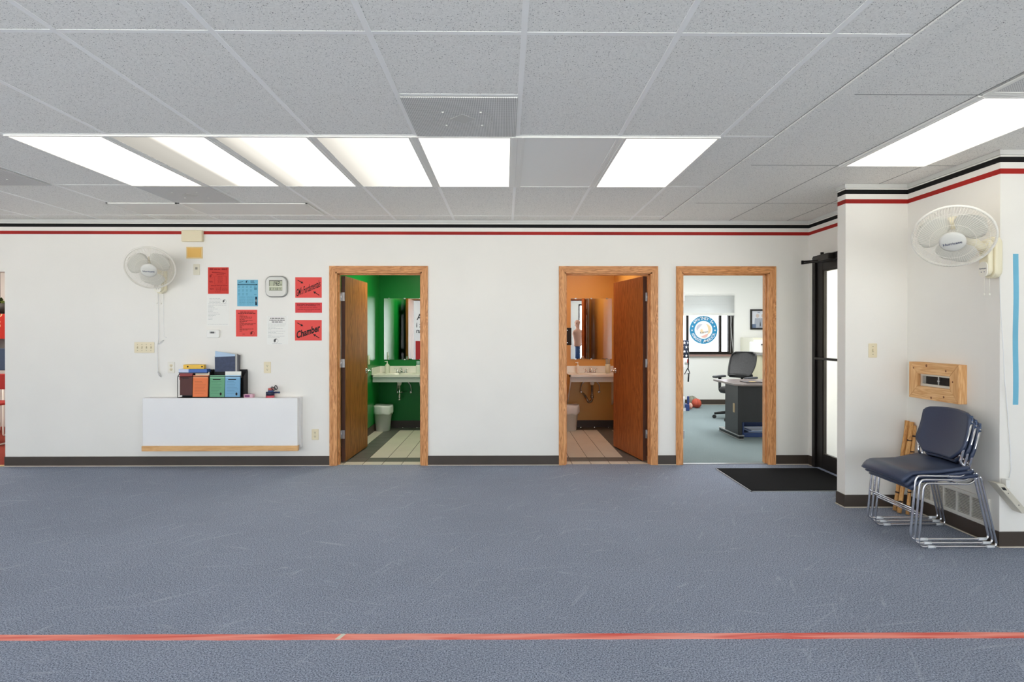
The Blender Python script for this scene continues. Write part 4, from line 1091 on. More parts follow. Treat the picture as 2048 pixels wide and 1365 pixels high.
# blue strip on the short wall
p, q = oy(2026.5, 508, YF), oy(2036, 810, YF)
m = MB(); n_ = 24
for i in range(n_):
    z0, z1 = q.z+(p.z-q.z)*i/n_, q.z+(p.z-q.z)*(i+1)/n_
    o0, o1 = .002*math.sin(i*.45), .002*math.sin((i+1)*.45)
    m.add([(p.x+o0,YF-.002,z0),(q.x+o0,YF-.002,z0),(q.x+o1,YF-.002,z1),(p.x+o1,YF-.002,z1),(p.x+o0,YF,z0),(q.x+o0,YF,z0),(q.x+o1,YF,z1),(p.x+o1,YF,z1)], [(0,1,2,3),(0,3,7,4),(2,1,5,6),(0,4,5,1),(3,2,6,7)])
tag(m.build('wall_strip', mat('blue tape', (112,184,212), .5, var=(3,.08))), 'long upright blue strip stuck to the short wall', 'tape strip')
# power strip fixed aslant
ypf = YF-.075
Q = [oy(u, v, ypf) for u, v in ((1992.5,967.5),(2008,968.5),(2060,1028),(2044,1028))]
t = thing('power_strip', 'beige power strip fixed aslant at the end of the short wall', 'power strip', Q[3])
m = MB(); m.add([(p_.x, ypf, p_.z) for p_ in Q] + [(p_.x, YF-.0005, p_.z) for p_ in Q], [(3,2,1,0),(4,5,6,7),(0,1,5,4),(1,2,6,5),(2,3,7,6),(3,0,4,7)])
m.build('case', mat('beige case', (206,200,184), .45), t, bevel=.004)
def patch(pts, mt, nm, th=.003):
    P_ = [oy(u, v, ypf) for u, v in pts]; n_ = len(P_); m = MB()
    m.add([(p_.x, ypf-th, p_.z) for p_ in P_] + [(p_.x, ypf+.001, p_.z) for p_ in P_], [list(range(n_))[::-1], list(range(n_, 2*n_))] + [(i, (i+1) % n_, n_+(i+1) % n_, n_+i) for i in range(n_)])
    m.build(nm, mt, t)
patch([(2002,975),(2009,975.5),(2013.5,981.5),(2006.5,981)], black, 'rocker_switch')
for u, v in ((2016.5,987.5),(2037.5,1011)):
    patch([(u+1.1*math.cos(i*PI/4), v+1.1*math.sin(i*PI/4)) for i in range(8)], mat('dark screw', (86,84,78), .4), 'screw', .0015)
pq = oy(2014, 962, ypf+.03)
MB().box(pq.x-.012, pq.x+.014, ypf+.02, ypf+.06, pq.z-.05, pq.z+.008).build('plug', whitep, t, bevel=.004)
# floor register
ry0, ry1, rz0, rz1 = 3.885, 4.69, .112, .292
t = thing('wall_register', 'long white heating grille low on the wall behind the stacked chairs', 'heating grille', (XR, (ry0+ry1)/2, rz0))
reg = mat('register enamel', (226,223,214), .4)
m = MB(); x0, x1 = XR-.016, XR
m.box(x0, x1, ry0, ry1, rz0, rz0+.022); m.box(x0, x1, ry0, ry1, rz1-.022, rz1); 
nb = 6; bw = (ry1-ry0-.05)/nb
for i in range(nb+1):
    y_ = ry0+.025+i*bw; m.box(x0, x1, (y_-.008) if i else ry0, (y_+.008) if i < nb else ry1, rz0+.022, rz1-.022)
m.build('frame', reg, t, bevel=.002)
MB().box(XR-.003, XR-.001, ry0+.02, ry1-.02, rz0+.02, rz1-.02).build('backing', mat('register shade', (70,66,60), .7), t)  # dark sheet paints the shade between the louvres
for i in range(nb):
    m = MB(); y0_, y1_ = ry0+.025+i*bw+.008, ry0+.025+(i+1)*bw-.008
    for k in range(13):
        z_ = rz0+.026+k*.0105
        m.add([(XR-.014,y0_,z_),(XR-.014,y1_,z_),(XR-.006,y1_,z_+.001),(XR-.006,y0_,z_+.001),(XR-.014,y0_,z_+.0042),(XR-.014,y1_,z_+.0042),(XR-.006,y1_,z_+.005),(XR-.006,y0_,z_+.005)], [(3,2,1,0),(4,5,6,7),(0,1,5,4),(2,3,7,6)])
    m.build('louvre', reg, t)
# wooden sticks leaning in the corner
stick_m = wood('peeled stick wood', (176,112,54), (228,176,112), 2, 3.2, .5, 3)
burn = mat('burnt band', (52,32,22), .7)
def stick(u0, v0, u1, v1, topY, r_, lb, marks):
    a_ = oz(u0, v0, .0); b_ = oy(u1, v1, topY); a_.z = r_*.35
    t = thing('walking_stick', lb, 'wooden stick', a_, 'sticks leaning in the corner')
    n_ = 9; pts = []
    for k in range(n_+1):
        q_ = k/n_; p_ = a_.lerp(b_, q_); p_ += Vector((.0014*math.sin(k*1.9+u0), .0012*math.cos(k*1.3), 0)); pts.append(p_)
    MB().tube(pts, [r_*(1+.06*math.sin(k*2.3)) for k in range(n_+1)], 10).build('shaft', stick_m, t)
    m = MB(); ax = (b_-a_).normalized()
    for q_, w in marks:
        c_ = a_.lerp(b_, q_); i = min(n_-1, int(q_*n_)); f = q_*n_-i; c_ = pts[i].lerp(pts[i+1], f)
        sl = Vector((random.uniform(-1,1), random.uniform(-1,1), 0))*.4
        M = frame_from(c_, ax+sl, (0,1,0)); m.lathe([(r_*1.09,-w),(r_*1.13,0),(r_*1.09,w)], 12, 0, M)
    m.build('carved_band', burn, t)
stick(1790, 1023, 1815, 842, 4.655, .0155, 'pale wooden stick, the one nearest the wing wall end', ((.2,.006),(.5,.004)))
stick(1798, 1028, 1824, 845, 4.612, .016, 'wooden stick with dark carved spirals, the middle one', ((.12,.007),(.3,.005),(.47,.004),(.62,.006),(.8,.005)))
stick(1815, 1031, 1829.5, 852, 4.60, .0125, 'slim wooden stick with burnt crossed bands, nearest the grille', ((.1,.004),(.25,.004),(.4,.005),(.55,.004),(.7,.005),(.88,.006)))

# ------------------------------------------------------------------ stacked chairs
navy = mat('navy vinyl', (52,62,86), .38, var=(160,.06), bump=(400,.12))
navy2 = mat('navy plastic edge', (70,88,118), .35)
CWD = .45
def chair_root():
    t = thing('stacking_chair', '', 'chair', (0,0,0), 'navy chrome-framed chairs in the stack'); return t
def make_chair():
    t = chair_root(); r_ = .0075
    for y_, nm in ((.0, 'side_frame'), (CWD, 'side_frame')):
        s_ = 1 if y_ == 0 else -1
        pts = arc_pts([(.395,y_+s_*.015,.452),(.345,y_+s_*.01,.408),(.036,y_,.416),(0,y_,.008),(.512,y_,.008),(.412,y_+s_*.01,.452),(.395,y_+s_*.015,.452)], .035)
        sf = MB().tube(pts[:-1], r_, 10).build(nm, chrome, t)
        for x_ in (.06, .44):
            MB().tube([(x_,y_,.008),(x_+.05,y_,.008)], r_*1.35, 10).build('glide', mat('clear glide', (214,216,218), .2), sf)
    MB().tube([(.018,.004,.205),(.018,CWD-.004,.205)], .006, 8).build('cross_bar', chrome, t)
    MB().tube([(.25,0,.412),(.25,CWD,.412)], .006, 8).build('cross_bar', chrome, t)
    # seat shell: waterfall front, waisted sides, slightly raised rear
    def zt(u, v):
        x_ = u
        front = -.052*max(0, 1-x_/.17)**2
        rear = .03*max(0, (x_-.55)/.45)
        dish = -.016*(1-(2*v-1)**2)*math.sin(PI*min(1, max(0, (x_-.1)/.75)))
        sidel = -.012*abs(2*v-1)**3*max(0, 1-x_/.5)
        return .436+front+rear+dish+sidel
    def seat(u, v):
        hw = CWD*.5*(1.03 - .10*math.sin(PI*min(1, u/.9))*(u > 0) - (.06*max(0, 1-u/.10)**2))
        x_ = -.042 + .425*u - .018*(1-(2*v-1)**2)*max(0, 1-u/.5)
        return (x_, CWD/2 + (2*v-1)*hw, zt(u, v))
    m = MB(); m.grid(seat, 22, 18, 0)
    m.add([], [])
    s_o = m.build('seat', navy, t, solid=.02, bevel=0)
    # backrest: chamfered lower corners, gently curved
    def hw(b):
        pts = [(0,.128),(.05,.150),(.22,.218),(.30,.226),(.80,.216),(.90,.210),(.96,.197),(.985,.182),(1,.165)]
        for (b0,w0),(b1,w1) in zip(pts, pts[1:]):
            if b <= b1: return w0+(w1-w0)*(b-b0)/(b1-b0)
        return pts[-1][1]
    def back(u, v):
        b = u; a_ = 2*v-1; y_ = CWD/2 + a_*hw(b); z_ = .505+.32*b - .012*abs(a_)**2*(b > .9)
        x_ = .345 + .085*b + .02*math.sin(PI*b) - .032*(abs(y_-CWD/2)/.22)**2
        return (x_, y_, z_)
    MB().grid(back, 24, 18, 0).build('backrest', navy, t, solid=.018)
    for s_ in (0, 1):
        y_ = .0 if s_ == 0 else CWD; k = 1 if s_ == 0 else -1
        pts = arc_pts([(.385,y_+k*.02,.448),(.345,y_+k*.03,.495),(.352,y_+k*.024,.53),(.352,y_+k*.012,.575),(.366,y_+k*.008,.62),(.408,y_+k*.012,.762)], .02)
        bs_ = MB().tube(pts, .0085, 10).build('back_support', chrome, t)
        MB().tube([(.403,y_+k*.012,.745),(.414,y_+k*.026,.795)], .0112, 8).build('sleeve', navy2, bs_)
    MB().tube(arc_pts([(.345,.03,.54),(.372,.10,.50),(.372,CWD-.10,.50),(.345,CWD-.03,.54)], .04), .006, 8).build('back_brace', chrome, t)
    return t
proto = make_chair()
base = Vector((2.650, 3.803, 0.0))
labels = ['navy stacking chair at the bottom of the stack of three', 'navy stacking chair in the middle of the stack of three', 'navy stacking chair on top of the stack of three, seat and back in view']
def copy_tree(o, parent=None):
    c = o.copy(); COL.objects.link(c)
    if parent is not None: c.parent = parent; c.matrix_parent_inverse = o.matrix_parent_inverse
    for ch in list(o.children): copy_tree(ch, c)
    return c
chairs = [proto] + [copy_tree(proto) for _ in range(2)]
for k, o in enumerate(chairs):
    o.location = base + Vector((-.0265*k, .0, .0245*k)); o['label'] = labels[k]
# ------------------------------------------------------------------ restroom fittings
cult = mat('white cultured marble', (240,238,230), .25, var=(6,.02))
apron_m = mat('counter apron', (206,210,208), .45)
mirror_m = mat('mirror silver', (238,240,240), .008, 1.0)
clear = glass('clear plastic', (228,232,226), .10, .1)
def vanity(x0, x1, colour, splash_side, label):
    yb, yf = YR-.002, 8.265
    t = thing('sink_counter', label, 'sink counter', ((x0+x1)/2, (yb+yf)/2, .70), 'restroom sink counters')
    cx, cy = (x0+x1)/2, 8.50
    m = MB(); zt, zl = .803, .775
    # top with an oval cut-out running down into the basin
    n = 40; ov = [(cx+.205*math.cos(2*PI*k/n), cy+.15*math.sin(2*PI*k/n)) for k in range(n)]
    def rim(k):
        a = 2*PI*k/n; c, s_ = math.cos(a), math.sin(a); px, py = cx, cy
        tx = ((x1-cx)/c if c > 0 else (x0-cx)/c) if abs(c) > 1e-6 else 1e9; ty = ((yb-cy)/s_ if s_ > 0 else (yf-cy)/s_) if abs(s_) > 1e-6 else 1e9
        q = min(tx, ty); return (cx+q*c, cy+q*s_)
    rm = [rim(k) for k in range(n)]
    vs = [(x, y, zt) for x, y in rm] + [(x, y, zt) for x, y in ov] + [(cx+(x-cx)*.75, cy+(y-cy)*.75, zt-.07) for x, y in ov] + [(cx+(x-cx)*.2, cy+(y-cy)*.2, zt-.11) for x, y in ov]
    fs = [(i*n+k, i*n+(k+1) % n, (i+1)*n+(k+1) % n, (i+1)*n+k) for i in range(3) for k in range(n)] + [[3*n+k for k in range(n)]]
    m.add(vs, fs, 0, False)
    m.box(x0, x1, yf, yf+.02, zl, zt-.0005); m.box(x0, x0+.02, yf, yb, zl, zt-.0005); m.box(x1-.02, x1, yf, yb, zl, zt-.0005)
    m.build('countertop', cult, t)
    m = MB(); m.box(x0, x1, yb-.02, yb, zt, zt+.097)
    m.build('backsplash', cult, t, bevel=.003)
    m = MB(); xs = (x0, x0+.02) if splash_side < 0 else (x1-.02, x1)
    xs = (x0, x0+.018)
    m.prism([(yf, zt-.03), (yb-.02, zt-.03), (yb-.02, zt+.097), (yf+.03, zt+.097), (yf, zt+.085)] if splash_side < 0 else [(yb-.12, zt), (yb-.02, zt), (yb-.02, zt+.097), (yb-.10, zt+.097)], xs[0], xs[1], 0, Matrix(((0,0,1,0),(1,0,0,0),(0,1,0,0),(0,0,0,1))))
    m.build('side_splash', cult, t, bevel=.002)
    m = MB(); m.box(x0+.012, x1-.012, yf+.02, yf+.04, .702, zl); m.build('apron', apron_m, t)
    for x in ((x1-.03,) if splash_side < 0 else (x0+.012, x1-.03)):
        m = MB(); m.prism([(yf+.04, .775), (yf+.02, .70), (yb-.03, .33), (yb, .33), (yb, .775)], x, x+.018, 0, Matrix(((0,0,1,0),(1,0,0,0),(0,1,0,0),(0,0,0,1))))
        m.build('support_bracket', mat('white bracket', (232,232,228), .45), t)
    # faucet is fixed to the counter
    fz = zt; fy = yb-.085
    fa = MB(); fa.prism(rrect(.17, .05, .02), 0, .014, 0, Matrix.Translation((cx, fy, fz)))
    fa.tube([(cx,fy,fz+.01),(cx,fy,fz+.055),(cx,fy-.05,fz+.075),(cx,fy-.11,fz+.055)], [.016,.015,.012,.011], 12)
    fo = fa.build('faucet', chrome, t)
    for s_ in (-1, 1):
        MB().lathe([(.02,.012),(.015,.03),(.014,.045),(.001,.05)], 14, 0, Matrix.Translation((cx+s_*.06, fy, fz))).tube([(cx+s_*.06,fy,fz+.044),(cx+s_*.10,fy-.01,fz+.062)], [.007,.005], 8).build('tap_handle', chrome, fo)
    # drain and supply lines below
    dr = mat('white drain body', (220,218,208), .4)
    d_ = MB(); d_.lathe([(.02,.64),(.03,.66),(.032,.70),(.001,.70)], 18, 0, Matrix.Translation((cx, cy, 0)))
    do = d_.build('drain', dr, t)
    if splash_side < 0:
        MB().tube([(cx,cy,.645),(cx,cy,.43)], .0165, 12).lathe([(.022,.43),(.022,.46)], 14, 0, Matrix.Translation((cx,cy,0))).tube([(cx,cy,.55),(cx+.03,cy+.08,.53),(cx+.05,yb,.53)], .013, 10).build('drain_pipe', chrome, t)
    else:
        tp = arc_pts([(cx,cy,.645),(cx,cy,.42),(cx-.045,cy+.03,.39),(cx-.085,cy+.05,.47),(cx-.09,yb,.49)], .05)
        MB().tube(tp, .0175, 12).lathe([(.024,.46),(.024,.5)], 14, 0, Matrix.Translation((cx,cy,0))).build('drain_pipe', mat('tarnished chrome', (150,146,140), .25, .9), t)
    hose = mat('braided hose', (190,190,188), .35, .7)
    for s_, zb in ((-.13 if splash_side > 0 else -.06, .53), (.13, .53)):
        x = cx+s_
        so = MB().tube(arc_pts([(cx+s_*.6, yb-.09, .69), (x, yb-.09, .63), (x+.01*(1 if s_ > 0 else -1), yb-.06, zb)], .03), .007, 8).build('supply_line', hose, t)
        MB().tube([(x,yb,zb-.005),(x,yb-.07,zb-.005)], .012, 10).ball((x, yb-.075, zb-.005), .02, 0, 12, None, (1,.6,1)).build('stop_valve', chrome, so)
    return cx
gcx = vanity(GX0+.002, oy(842.5, 760, 8.27).x, None, -1, 'white sink counter in the green restroom')
ocx = vanity(oy(1136.5, 750, 8.40).x, 1.585, None, 1, 'white sink counter in the orange restroom, partly behind the door')
def mirror(u0, v0, u1, v1, lb, x1=None):
    a_, b_ = oy(u0, v0, YR-.006), oy(u1, v1, YR-.006); xr = x1 if x1 else b_.x
    t = thing('wall_mirror', lb, 'mirror', ((a_.x+xr)/2, YR, b_.z), 'restroom mirrors')
    MB().box(a_.x, xr, YR-.008, YR-.001, b_.z, a_.z).build('glass', mirror_m, t)
    m = MB()
    for fx in (.12, .5, .88):
        for z in (b_.z, a_.z): m.box(a_.x+(xr-a_.x)*fx-.012, a_.x+(xr-a_.x)*fx+.012, YR-.011, YR-.001, z-.008, z+.008)
    m.build('clip', steel, t)
mirror(768, 597.5, 845, 719.5, 'frameless mirror above the sink in the green restroom', oy(768, 600, YR).x+.605)
mirror(1141.5, 597.5, 1223.5, 718.5, 'frameless mirror above the sink in the orange restroom')
def pump_bottle(x, y, z, lb, col, hgt, r_, pump=True, cap=None, cat='soap bottle'):
    t = thing('soap_bottle', lb, cat, (x, y, z), 'bottles on the sink counters')
    M = Matrix.Translation((x, y, z))
    MB().lathe([(r_*.9,0),(r_,.008),(r_,hgt*.6),(r_*.75,hgt*.72),(r_*.35,hgt*.78),(r_*.35,hgt*.82)], 20, 0, M).build('bottle', col, t)
    if pump: MB().tube([(x,y,z+hgt*.8),(x,y,z+hgt)], [.010,.006], 10).tube([(x+.008,y,z+hgt),(x-.035,y-.01,z+hgt-.004)], .006, 8).build('pump', whitep, t)
    if cap: MB().lathe([(r_*.8,hgt*.62),(r_*.82,hgt*.98),(r_*.6,hgt)], 18, 0, M).build('cap', cap, t)
zt = .8035
milky = mat('milky plastic', (226,226,212), .35)
pump_bottle(oy(774.5,735,8.66).x, 8.66, zt, 'clear soap pump bottle beside the green wall, on the counter', milky, .17, .036)
pump_bottle(oy(836.5,735,8.62).x, 8.62, zt, 'white bottle with a teal-grey cap near the doorway edge, on the counter', whitep, .175, .034, False, mat('teal grey cap', (150,186,178), .4))
pump_bottle(oy(1155.5,735,8.62).x, 8.62, zt, 'slim white pump bottle in the orange restroom', whitep, .155, .025)
t = thing('toothbrush_cup', 'pale cup with grey bristly things in the orange restroom', 'cup', (oy(1215.5,735,8.62).x, 8.62, zt))
cxx, cyy = oy(1215.5,735,8.62).x, 8.62
MB().lathe([(.03,0),(.034,.002),(.037,.13),(.034,.13),(.031,.006)], 18, 0, Matrix.Translation((cxx,cyy,zt))).build('cup', mat('sage cup', (214,212,188), .4), t)
m = MB()
for k in range(7):
    a = k*.9; m.tube([(cxx+.015*math.cos(a),cyy+.015*math.sin(a),zt+.02),(cxx+.03*math.cos(a),cyy+.03*math.sin(a),zt+.2)], .005, 6)
m.build('bristles', mat('grey brush', (168,166,150), .6), t)
def bin_(x, y, lb):
    t = thing('waste_bin', lb, 'trash can', (x, y, 0), 'restroom trash cans'); M = Matrix.Translation((x, y, 0)); H = .36
    MB().lathe([(.001,.004),(.095,0),(.1,.01),(.132,H-.02),(.135,H-.02),(.128,H-.03),(.092,.02),(.001,.015)], 28, 0, M, .9).build('bin', mat('translucent bin', (206,206,200), .45), t)
    m = MB(); n = 40; vs = []; rows = [(.132,H-.12,.004),(.139,H-.10,.006),(.141,H-.02,.004),(.138,H+.008,.002),(.128,H,.002),(.118,H-.1,.004),(.1,H-.2,.005)]
    for r_, z, w in rows:
        for k in range(n):
            a = 2*PI*k/n; rr = r_ + w*math.sin(k*2.7+z*60)+w*.6*math.sin(k*1.3); vs.append((rr*math.cos(a), rr*math.sin(a)*.9, z+.006*math.sin(k*.9+z*20)*(z < H-.05) + .004*math.sin(k*.5)))
    fs = [(i*n+k, i*n+(k+1) % n, (i+1)*n+(k+1) % n, (i+1)*n+k) for i in range(len(rows)-1) for k in range(n)]
    m.add(vs, fs, 0, True, M); m.build('bin_liner', mat('white bag', (240,241,240), .3), t, solid=.0015)
bin_(oy(766, 850, 8.47).x, 8.47, 'white lined trash can standing on the green restroom floor')
bin_(oy(1138.5, 850, 8.47).x, 8.47, 'white lined trash can under the orange restroom counter')
# switch plate on the green side wall
c = ox(737.5, 720.5, GX0)
t = thing('light_switch', 'pale switch plate on the green restroom side wall', 'light switch', (GX0, c.y, c.z-.06), 'light switches')
MB().box(GX0, GX0+.006, c.y-.04, c.y+.04, c.z-.062, c.z+.062).build('plate', mat('pale cream plate', (236,236,210), .4), t, bevel=.002)
MB().box(GX0+.006, GX0+.014, c.y-.005, c.y+.005, c.z-.01, c.z+.01).build('toggle', ivory, t)
# paper towel dispenser on the near side wall of the orange restroom
t = thing('towel_dispenser', 'dark paper towel dispenser on the side wall of the orange restroom', 'towel dispenser', (OX0, 7.38, 1.22))
xd = oy(1143, 670, 7.24).x; zt_, zb_ = oy(1143, 656, 7.24).z, oy(1143, 691, 7.24).z
MB().box(OX0, xd, 7.24, 7.52, zb_, zt_).build('cabinet', mat('smoked brown plastic', (54,44,37), .6, spec=.25), t, bevel=.006)
m = MB()
for z in (zb_+.03, zt_-.03): m.tube([(xd-.07,7.24,z),(xd-.07,7.232,z)], .009, 10); m.box(xd-.085, xd-.045, 7.236, 7.24, z-.004, z+.004)
m.build('latch', steel, t)
m = MB(); m.add([(OX0+.03,7.26,zb_),(xd-.065,7.26,zb_),(xd-.06,7.26,zb_-.11),(OX0+.03,7.26,zb_-.09)], [(0,1,2,3)]); m.build('paper_towel', white_soft, t, solid=.002)

# ------------------------------------------------------------------ office
r = structure_root('window_1', (WX[0], YO, WOZ[0]), 'office window with a round blue decal')
m = MB(); fy0_, fy1_ = YO+.06, YO+.11; t_ = .055
px = lambda u: oy(u, 680, YO+.08).x
m.box(WX[0], WX[1], fy0_, fy1_, WOZ[0], WOZ[0]+t_); m.box(WX[0], WX[1], fy0_, fy1_, WOZ[1]-t_, WOZ[1]); m.box(WX[1]-.10, WX[1], fy0_-.02, fy1_, WOZ[0], WOZ[1]); m.box(WX[0], WX[0]+t_, fy0_, fy1_, WOZ[0], WOZ[1])
for u in (1374.5, 1440): x = px(u); m.box(x-.022, x+.022, fy0_, fy1_, WOZ[0]+t_, WOZ[1]-t_)
z_ = oy(1400, 612, YO+.08).z; m.box(px(1374.5), px(1440), fy0_, fy1_, z_-.03, z_)
m.build('window_frame', bronze, r)
MB().box(WX[0]+t_, WX[1]-.1, YO+.082, YO+.088, WOZ[0]+t_, WOZ[1]-t_).build('pane', pane, r)
MB().box(WX[0]-.03, WX[1]+.03, YO-.05, YO+.06, WOZ[0]-.035, WOZ[0]).build('window_sill', mat('mauve brown sill', (150,120,112), .5), r)
# round decal stuck on the glass
yd = YO+.079; c = oy(1407, 660.3, yd); R_ = 28.2*yd/F*1.0
t = thing('window_decal', 'round blue decal with white lettering and stars on the office window', 'decal', (c.x, yd, c.z-R_))
MD = WM(c.x, yd, c.z)
ring_b = mat('decal blue', (36,140,188), .5)
m = MB(); n = 64
def annulus(m, r0, r1, z, k, n=64, M=MD):
    vs = [(r_*math.cos(2*PI*i/n), r_*math.sin(2*PI*i/n), z) for r_ in (r0, r1) for i in range(n)]
    m.add(vs, [(i, (i+1) % n, n+(i+1) % n, n+i) for i in range(n)], k, False, M)
annulus(m, R_*.64, R_, 0, 0); m.build('ring', ring_b, t)
m = MB(); m.add([(R_*.64*math.cos(2*PI*i/n), R_*.64*math.sin(2*PI*i/n), -.0002) for i in range(n)], [list(range(n))], 0, False, MD)
def swoosh(a0, a1, r0, r1, k):
    vs, N_ = [], 16
    for i in range(N_+1):
        q = i/N_; a = a0+(a1-a0)*q; w = .10*math.sin(PI*q)
        rr = r0+(r1-r0)*q; vs += [((rr-w)*R_*math.cos(a), (rr-w)*R_*math.sin(a), .0006), ((rr+w)*R_*math.cos(a), (rr+w)*R_*math.sin(a), .0006)]
    m.add(vs, [(2*i, 2*i+2, 2*i+3, 2*i+1) for i in range(N_)], k, False, MD)
swoosh(math.radians(-50), math.radians(70), .42, .46, 1); swoosh(math.radians(250), math.radians(320), .5, .42, 2); swoosh(math.radians(100), math.radians(190), .40, .46, 3); swoosh(math.radians(140), math.radians(300), .12, .2, 1)
m.text('Karate', MD @ Matrix.Translation((.04*R_,-.16*R_,.001)) @ Matrix.Rotation(.2, 4, 'Z'), .22*R_, 4)
m.build('centre', [mat('decal white', (244,244,244), .6), mat('decal sand', (240,214,170), .6), mat('decal rose', (240,190,180), .6), mat('decal lilac', (206,204,216), .6), mat('decal grey', (130,130,140), .6)], t)
m = MB()
def ring_text(s, a_mid, step, top):
    for i, ch in enumerate(s):
        if ch == ' ': continue
        o = (i-(len(s)-1)/2)*step
        a = a_mid - o if top else a_mid + o
        rot = a - PI/2 if top else a + PI/2
        m.text(ch, MD @ Matrix.Translation((R_*.82*math.cos(a), R_*.82*math.sin(a), .001)) @ Matrix.Rotation(rot, 4, 'Z'), R_*.29, 0)
ring_text("WHITNEY'S", PI/2, .185, True); ring_text('KARATE AMERICA', -PI/2, .178, False)
for a in (-2, 18, 38):
    for sgn in (0, 1):
        q = math.radians(a) if not sgn else PI-math.radians(a)
        st = []
        for i in range(10):
            rr = R_*(.075 if i % 2 == 0 else .034); b = PI/2+i*PI/5; st.append((R_*.82*math.cos(q)+rr*math.cos(b), R_*.82*math.sin(q)+rr*math.sin(b), .001))
        m.add(st, [list(range(10))], 0, False, MD)
m.build('lettering', mat('decal lettering', (244,246,248), .6), t)
# venetian blind half raised
x0, x1 = WX[0]-.02, oy(1469, 600, YO-.03).x; zt_, zb_ = oy(1400, 588.5, YO-.03).z, oy(1400, 631.5, YO-.03).z
t = thing('window_blind', 'grey-white slatted blind half raised over the office window', 'blind', ((x0+x1)/2, YO-.03, zb_))
blindm = mat('blind slat', (214,216,214), .45)
MB().box(x0, x1, YO-.05, YO-.012, zt_-.032, zt_).build('head_rail', mat('blind rail', (226,226,222), .4), t)
m = MB(); k = 0; z = zt_-.045
while z > zb_+.05:
    m.add([(x0+.005,YO-.041,z-.0085),(x1-.005,YO-.041,z-.0085),(x1-.005,YO-.021,z+.0085),(x0+.005,YO-.021,z+.0085)], [(0,1,2,3)]); z -= .0165
m.build('slat', blindm, t, solid=.0012)
MB().box(x0+.005, x1-.005, YO-.045, YO-.016, zb_, zb_+.05).build('slat_stack', mat('stacked slats', (220,221,216), .45), t)
m = MB()
m.tube([oy(1464, 632, YO-.055), oy(1462, 650, YO-.055), oy(1465, 690, YO-.055), oy(1466.5, 706, YO-.055)], .004, 5); m.tube([oy(1461, 632, YO-.055), oy(1462, 680, YO-.055), oy(1460.5, 706, YO-.055)], .003, 5)
m.build('lift_cord', mat('blind cord', (200,200,200), .6), t)
# framed picture of two people in uniforms
p, q = oy(1501, 619, YO-.02), oy(1542, 659.5, YO-.02)
t = thing('picture_frame', 'black framed photo of two people in grey uniforms', 'picture', ((p.x+q.x)/2, YO-.012, q.z))
m = MB(); w_ = .03
for a in ((p.x,q.x,p.z-w_,p.z),(p.x,q.x,q.z,q.z+w_),(p.x,p.x+w_,q.z+w_,p.z-w_),(q.x-w_,q.x,q.z+w_,p.z-w_)): m.box(a[0], a[1], YO-.025, YO, a[2], a[3])
m.build('frame', black, t)
m = MB(); m.box(p.x+w_, q.x-w_, YO-.008, YO-.001, q.z+w_, p.z-w_, 0)
for u, hh in ((1515, 0), (1526, 1)):
    cx = oy(u, 640, YO-.01).x; y_ = YO-.0092
    hz = oy(u, 632, y_).z; zb2 = q.z+w_
    m.add([(cx+.032*math.cos(i*PI/6), y_, hz+.04*math.sin(i*PI/6)) for i in range(12)], [list(range(12))], 2)
    m.add([(cx-.05,y_,hz-.045),(cx+.05,y_,hz-.045),(cx+.062,y_,zb2+.05),(cx+.05,y_,zb2),(cx-.05,y_,zb2),(cx-.062,y_,zb2+.05)], [list(range(6))], 1)
m.box(p.x+w_, p.x+.11, YO-.0094, YO-.009, q.z+w_, q.z+w_+.075, 3); m.box(p.x+.14, p.x+.19, YO-.0094, YO-.009, p.z-.066, p.z-.056, 3)
m.build('photograph', [mat('photo paper', (214,218,226), .5), mat('photo uniform', (164,170,182), .5), mat('photo skin', (204,190,182), .5), mat('photo navy', (96,112,140), .5)], t)
# desk
dark_lam = mat('charcoal laminate', (36,37,39), .45, var=(40,.06))
dtop = mat('grey brown desk top', (120,108,104), .25)
t = thing('office_desk', 'charcoal desk with a grey-brown top in the office doorway view', 'desk', (3.4, 8.0, 0))
xd = 3.035
MB().box(xd, xd+.03, 7.77, 8.22, .06, .70).build('end_panel', dark_lam, t)
MB().box(xd+.03, xd+.055, 7.77, 7.79, .06, .70).build('panel_edge', dark_lam, t)
MB().box(xd+.055, 4.4, 7.775, 7.79, .215, .70).build('modesty_panel', dark_lam, t)
MB().box(4.4, 4.43, 7.77, 8.45, .02, .70).build('end_panel', dark_lam, t)
m = MB(); m.box(xd-.01, xd+.05, 7.70, 8.42, .012, .045); m.box(xd-.016, xd+.056, 7.69, 8.43, .045, .058, 1); m.box(xd-.016, xd+.056, 7.69, 8.43, .0, .012, 1); m.build('foot', [black, steel], t, bevel=.003)
MB().box(xd-.0035, xd, 7.87, 7.93, .33, .45).build('grommet', mat('tan grommet', (176,150,110), .4), t)
m = MB(); m.prism([(2.96,7.70),(3.02,7.62),(4.46,7.62),(4.46,8.48),(2.96,8.48)], .70, .725); m.build('desk_top', dtop, t, bevel=.004)
t = thing('desk_folder', 'dark flat folder lying on the office desk', 'folder', (3.30, 7.95, .7255))
m = MB(); m.prism([(3.16,7.80),(3.42,7.80),(3.40,8.08),(3.18,8.08)], .7257, .737); m.build('cover', mat('brown black cover', (66,58,58), .4), t, bevel=.002)
MB().box(3.24, 3.32, 7.86, 7.94, .737, .7385).build('emblem', mat('gold label', (190,160,90), .4), t)
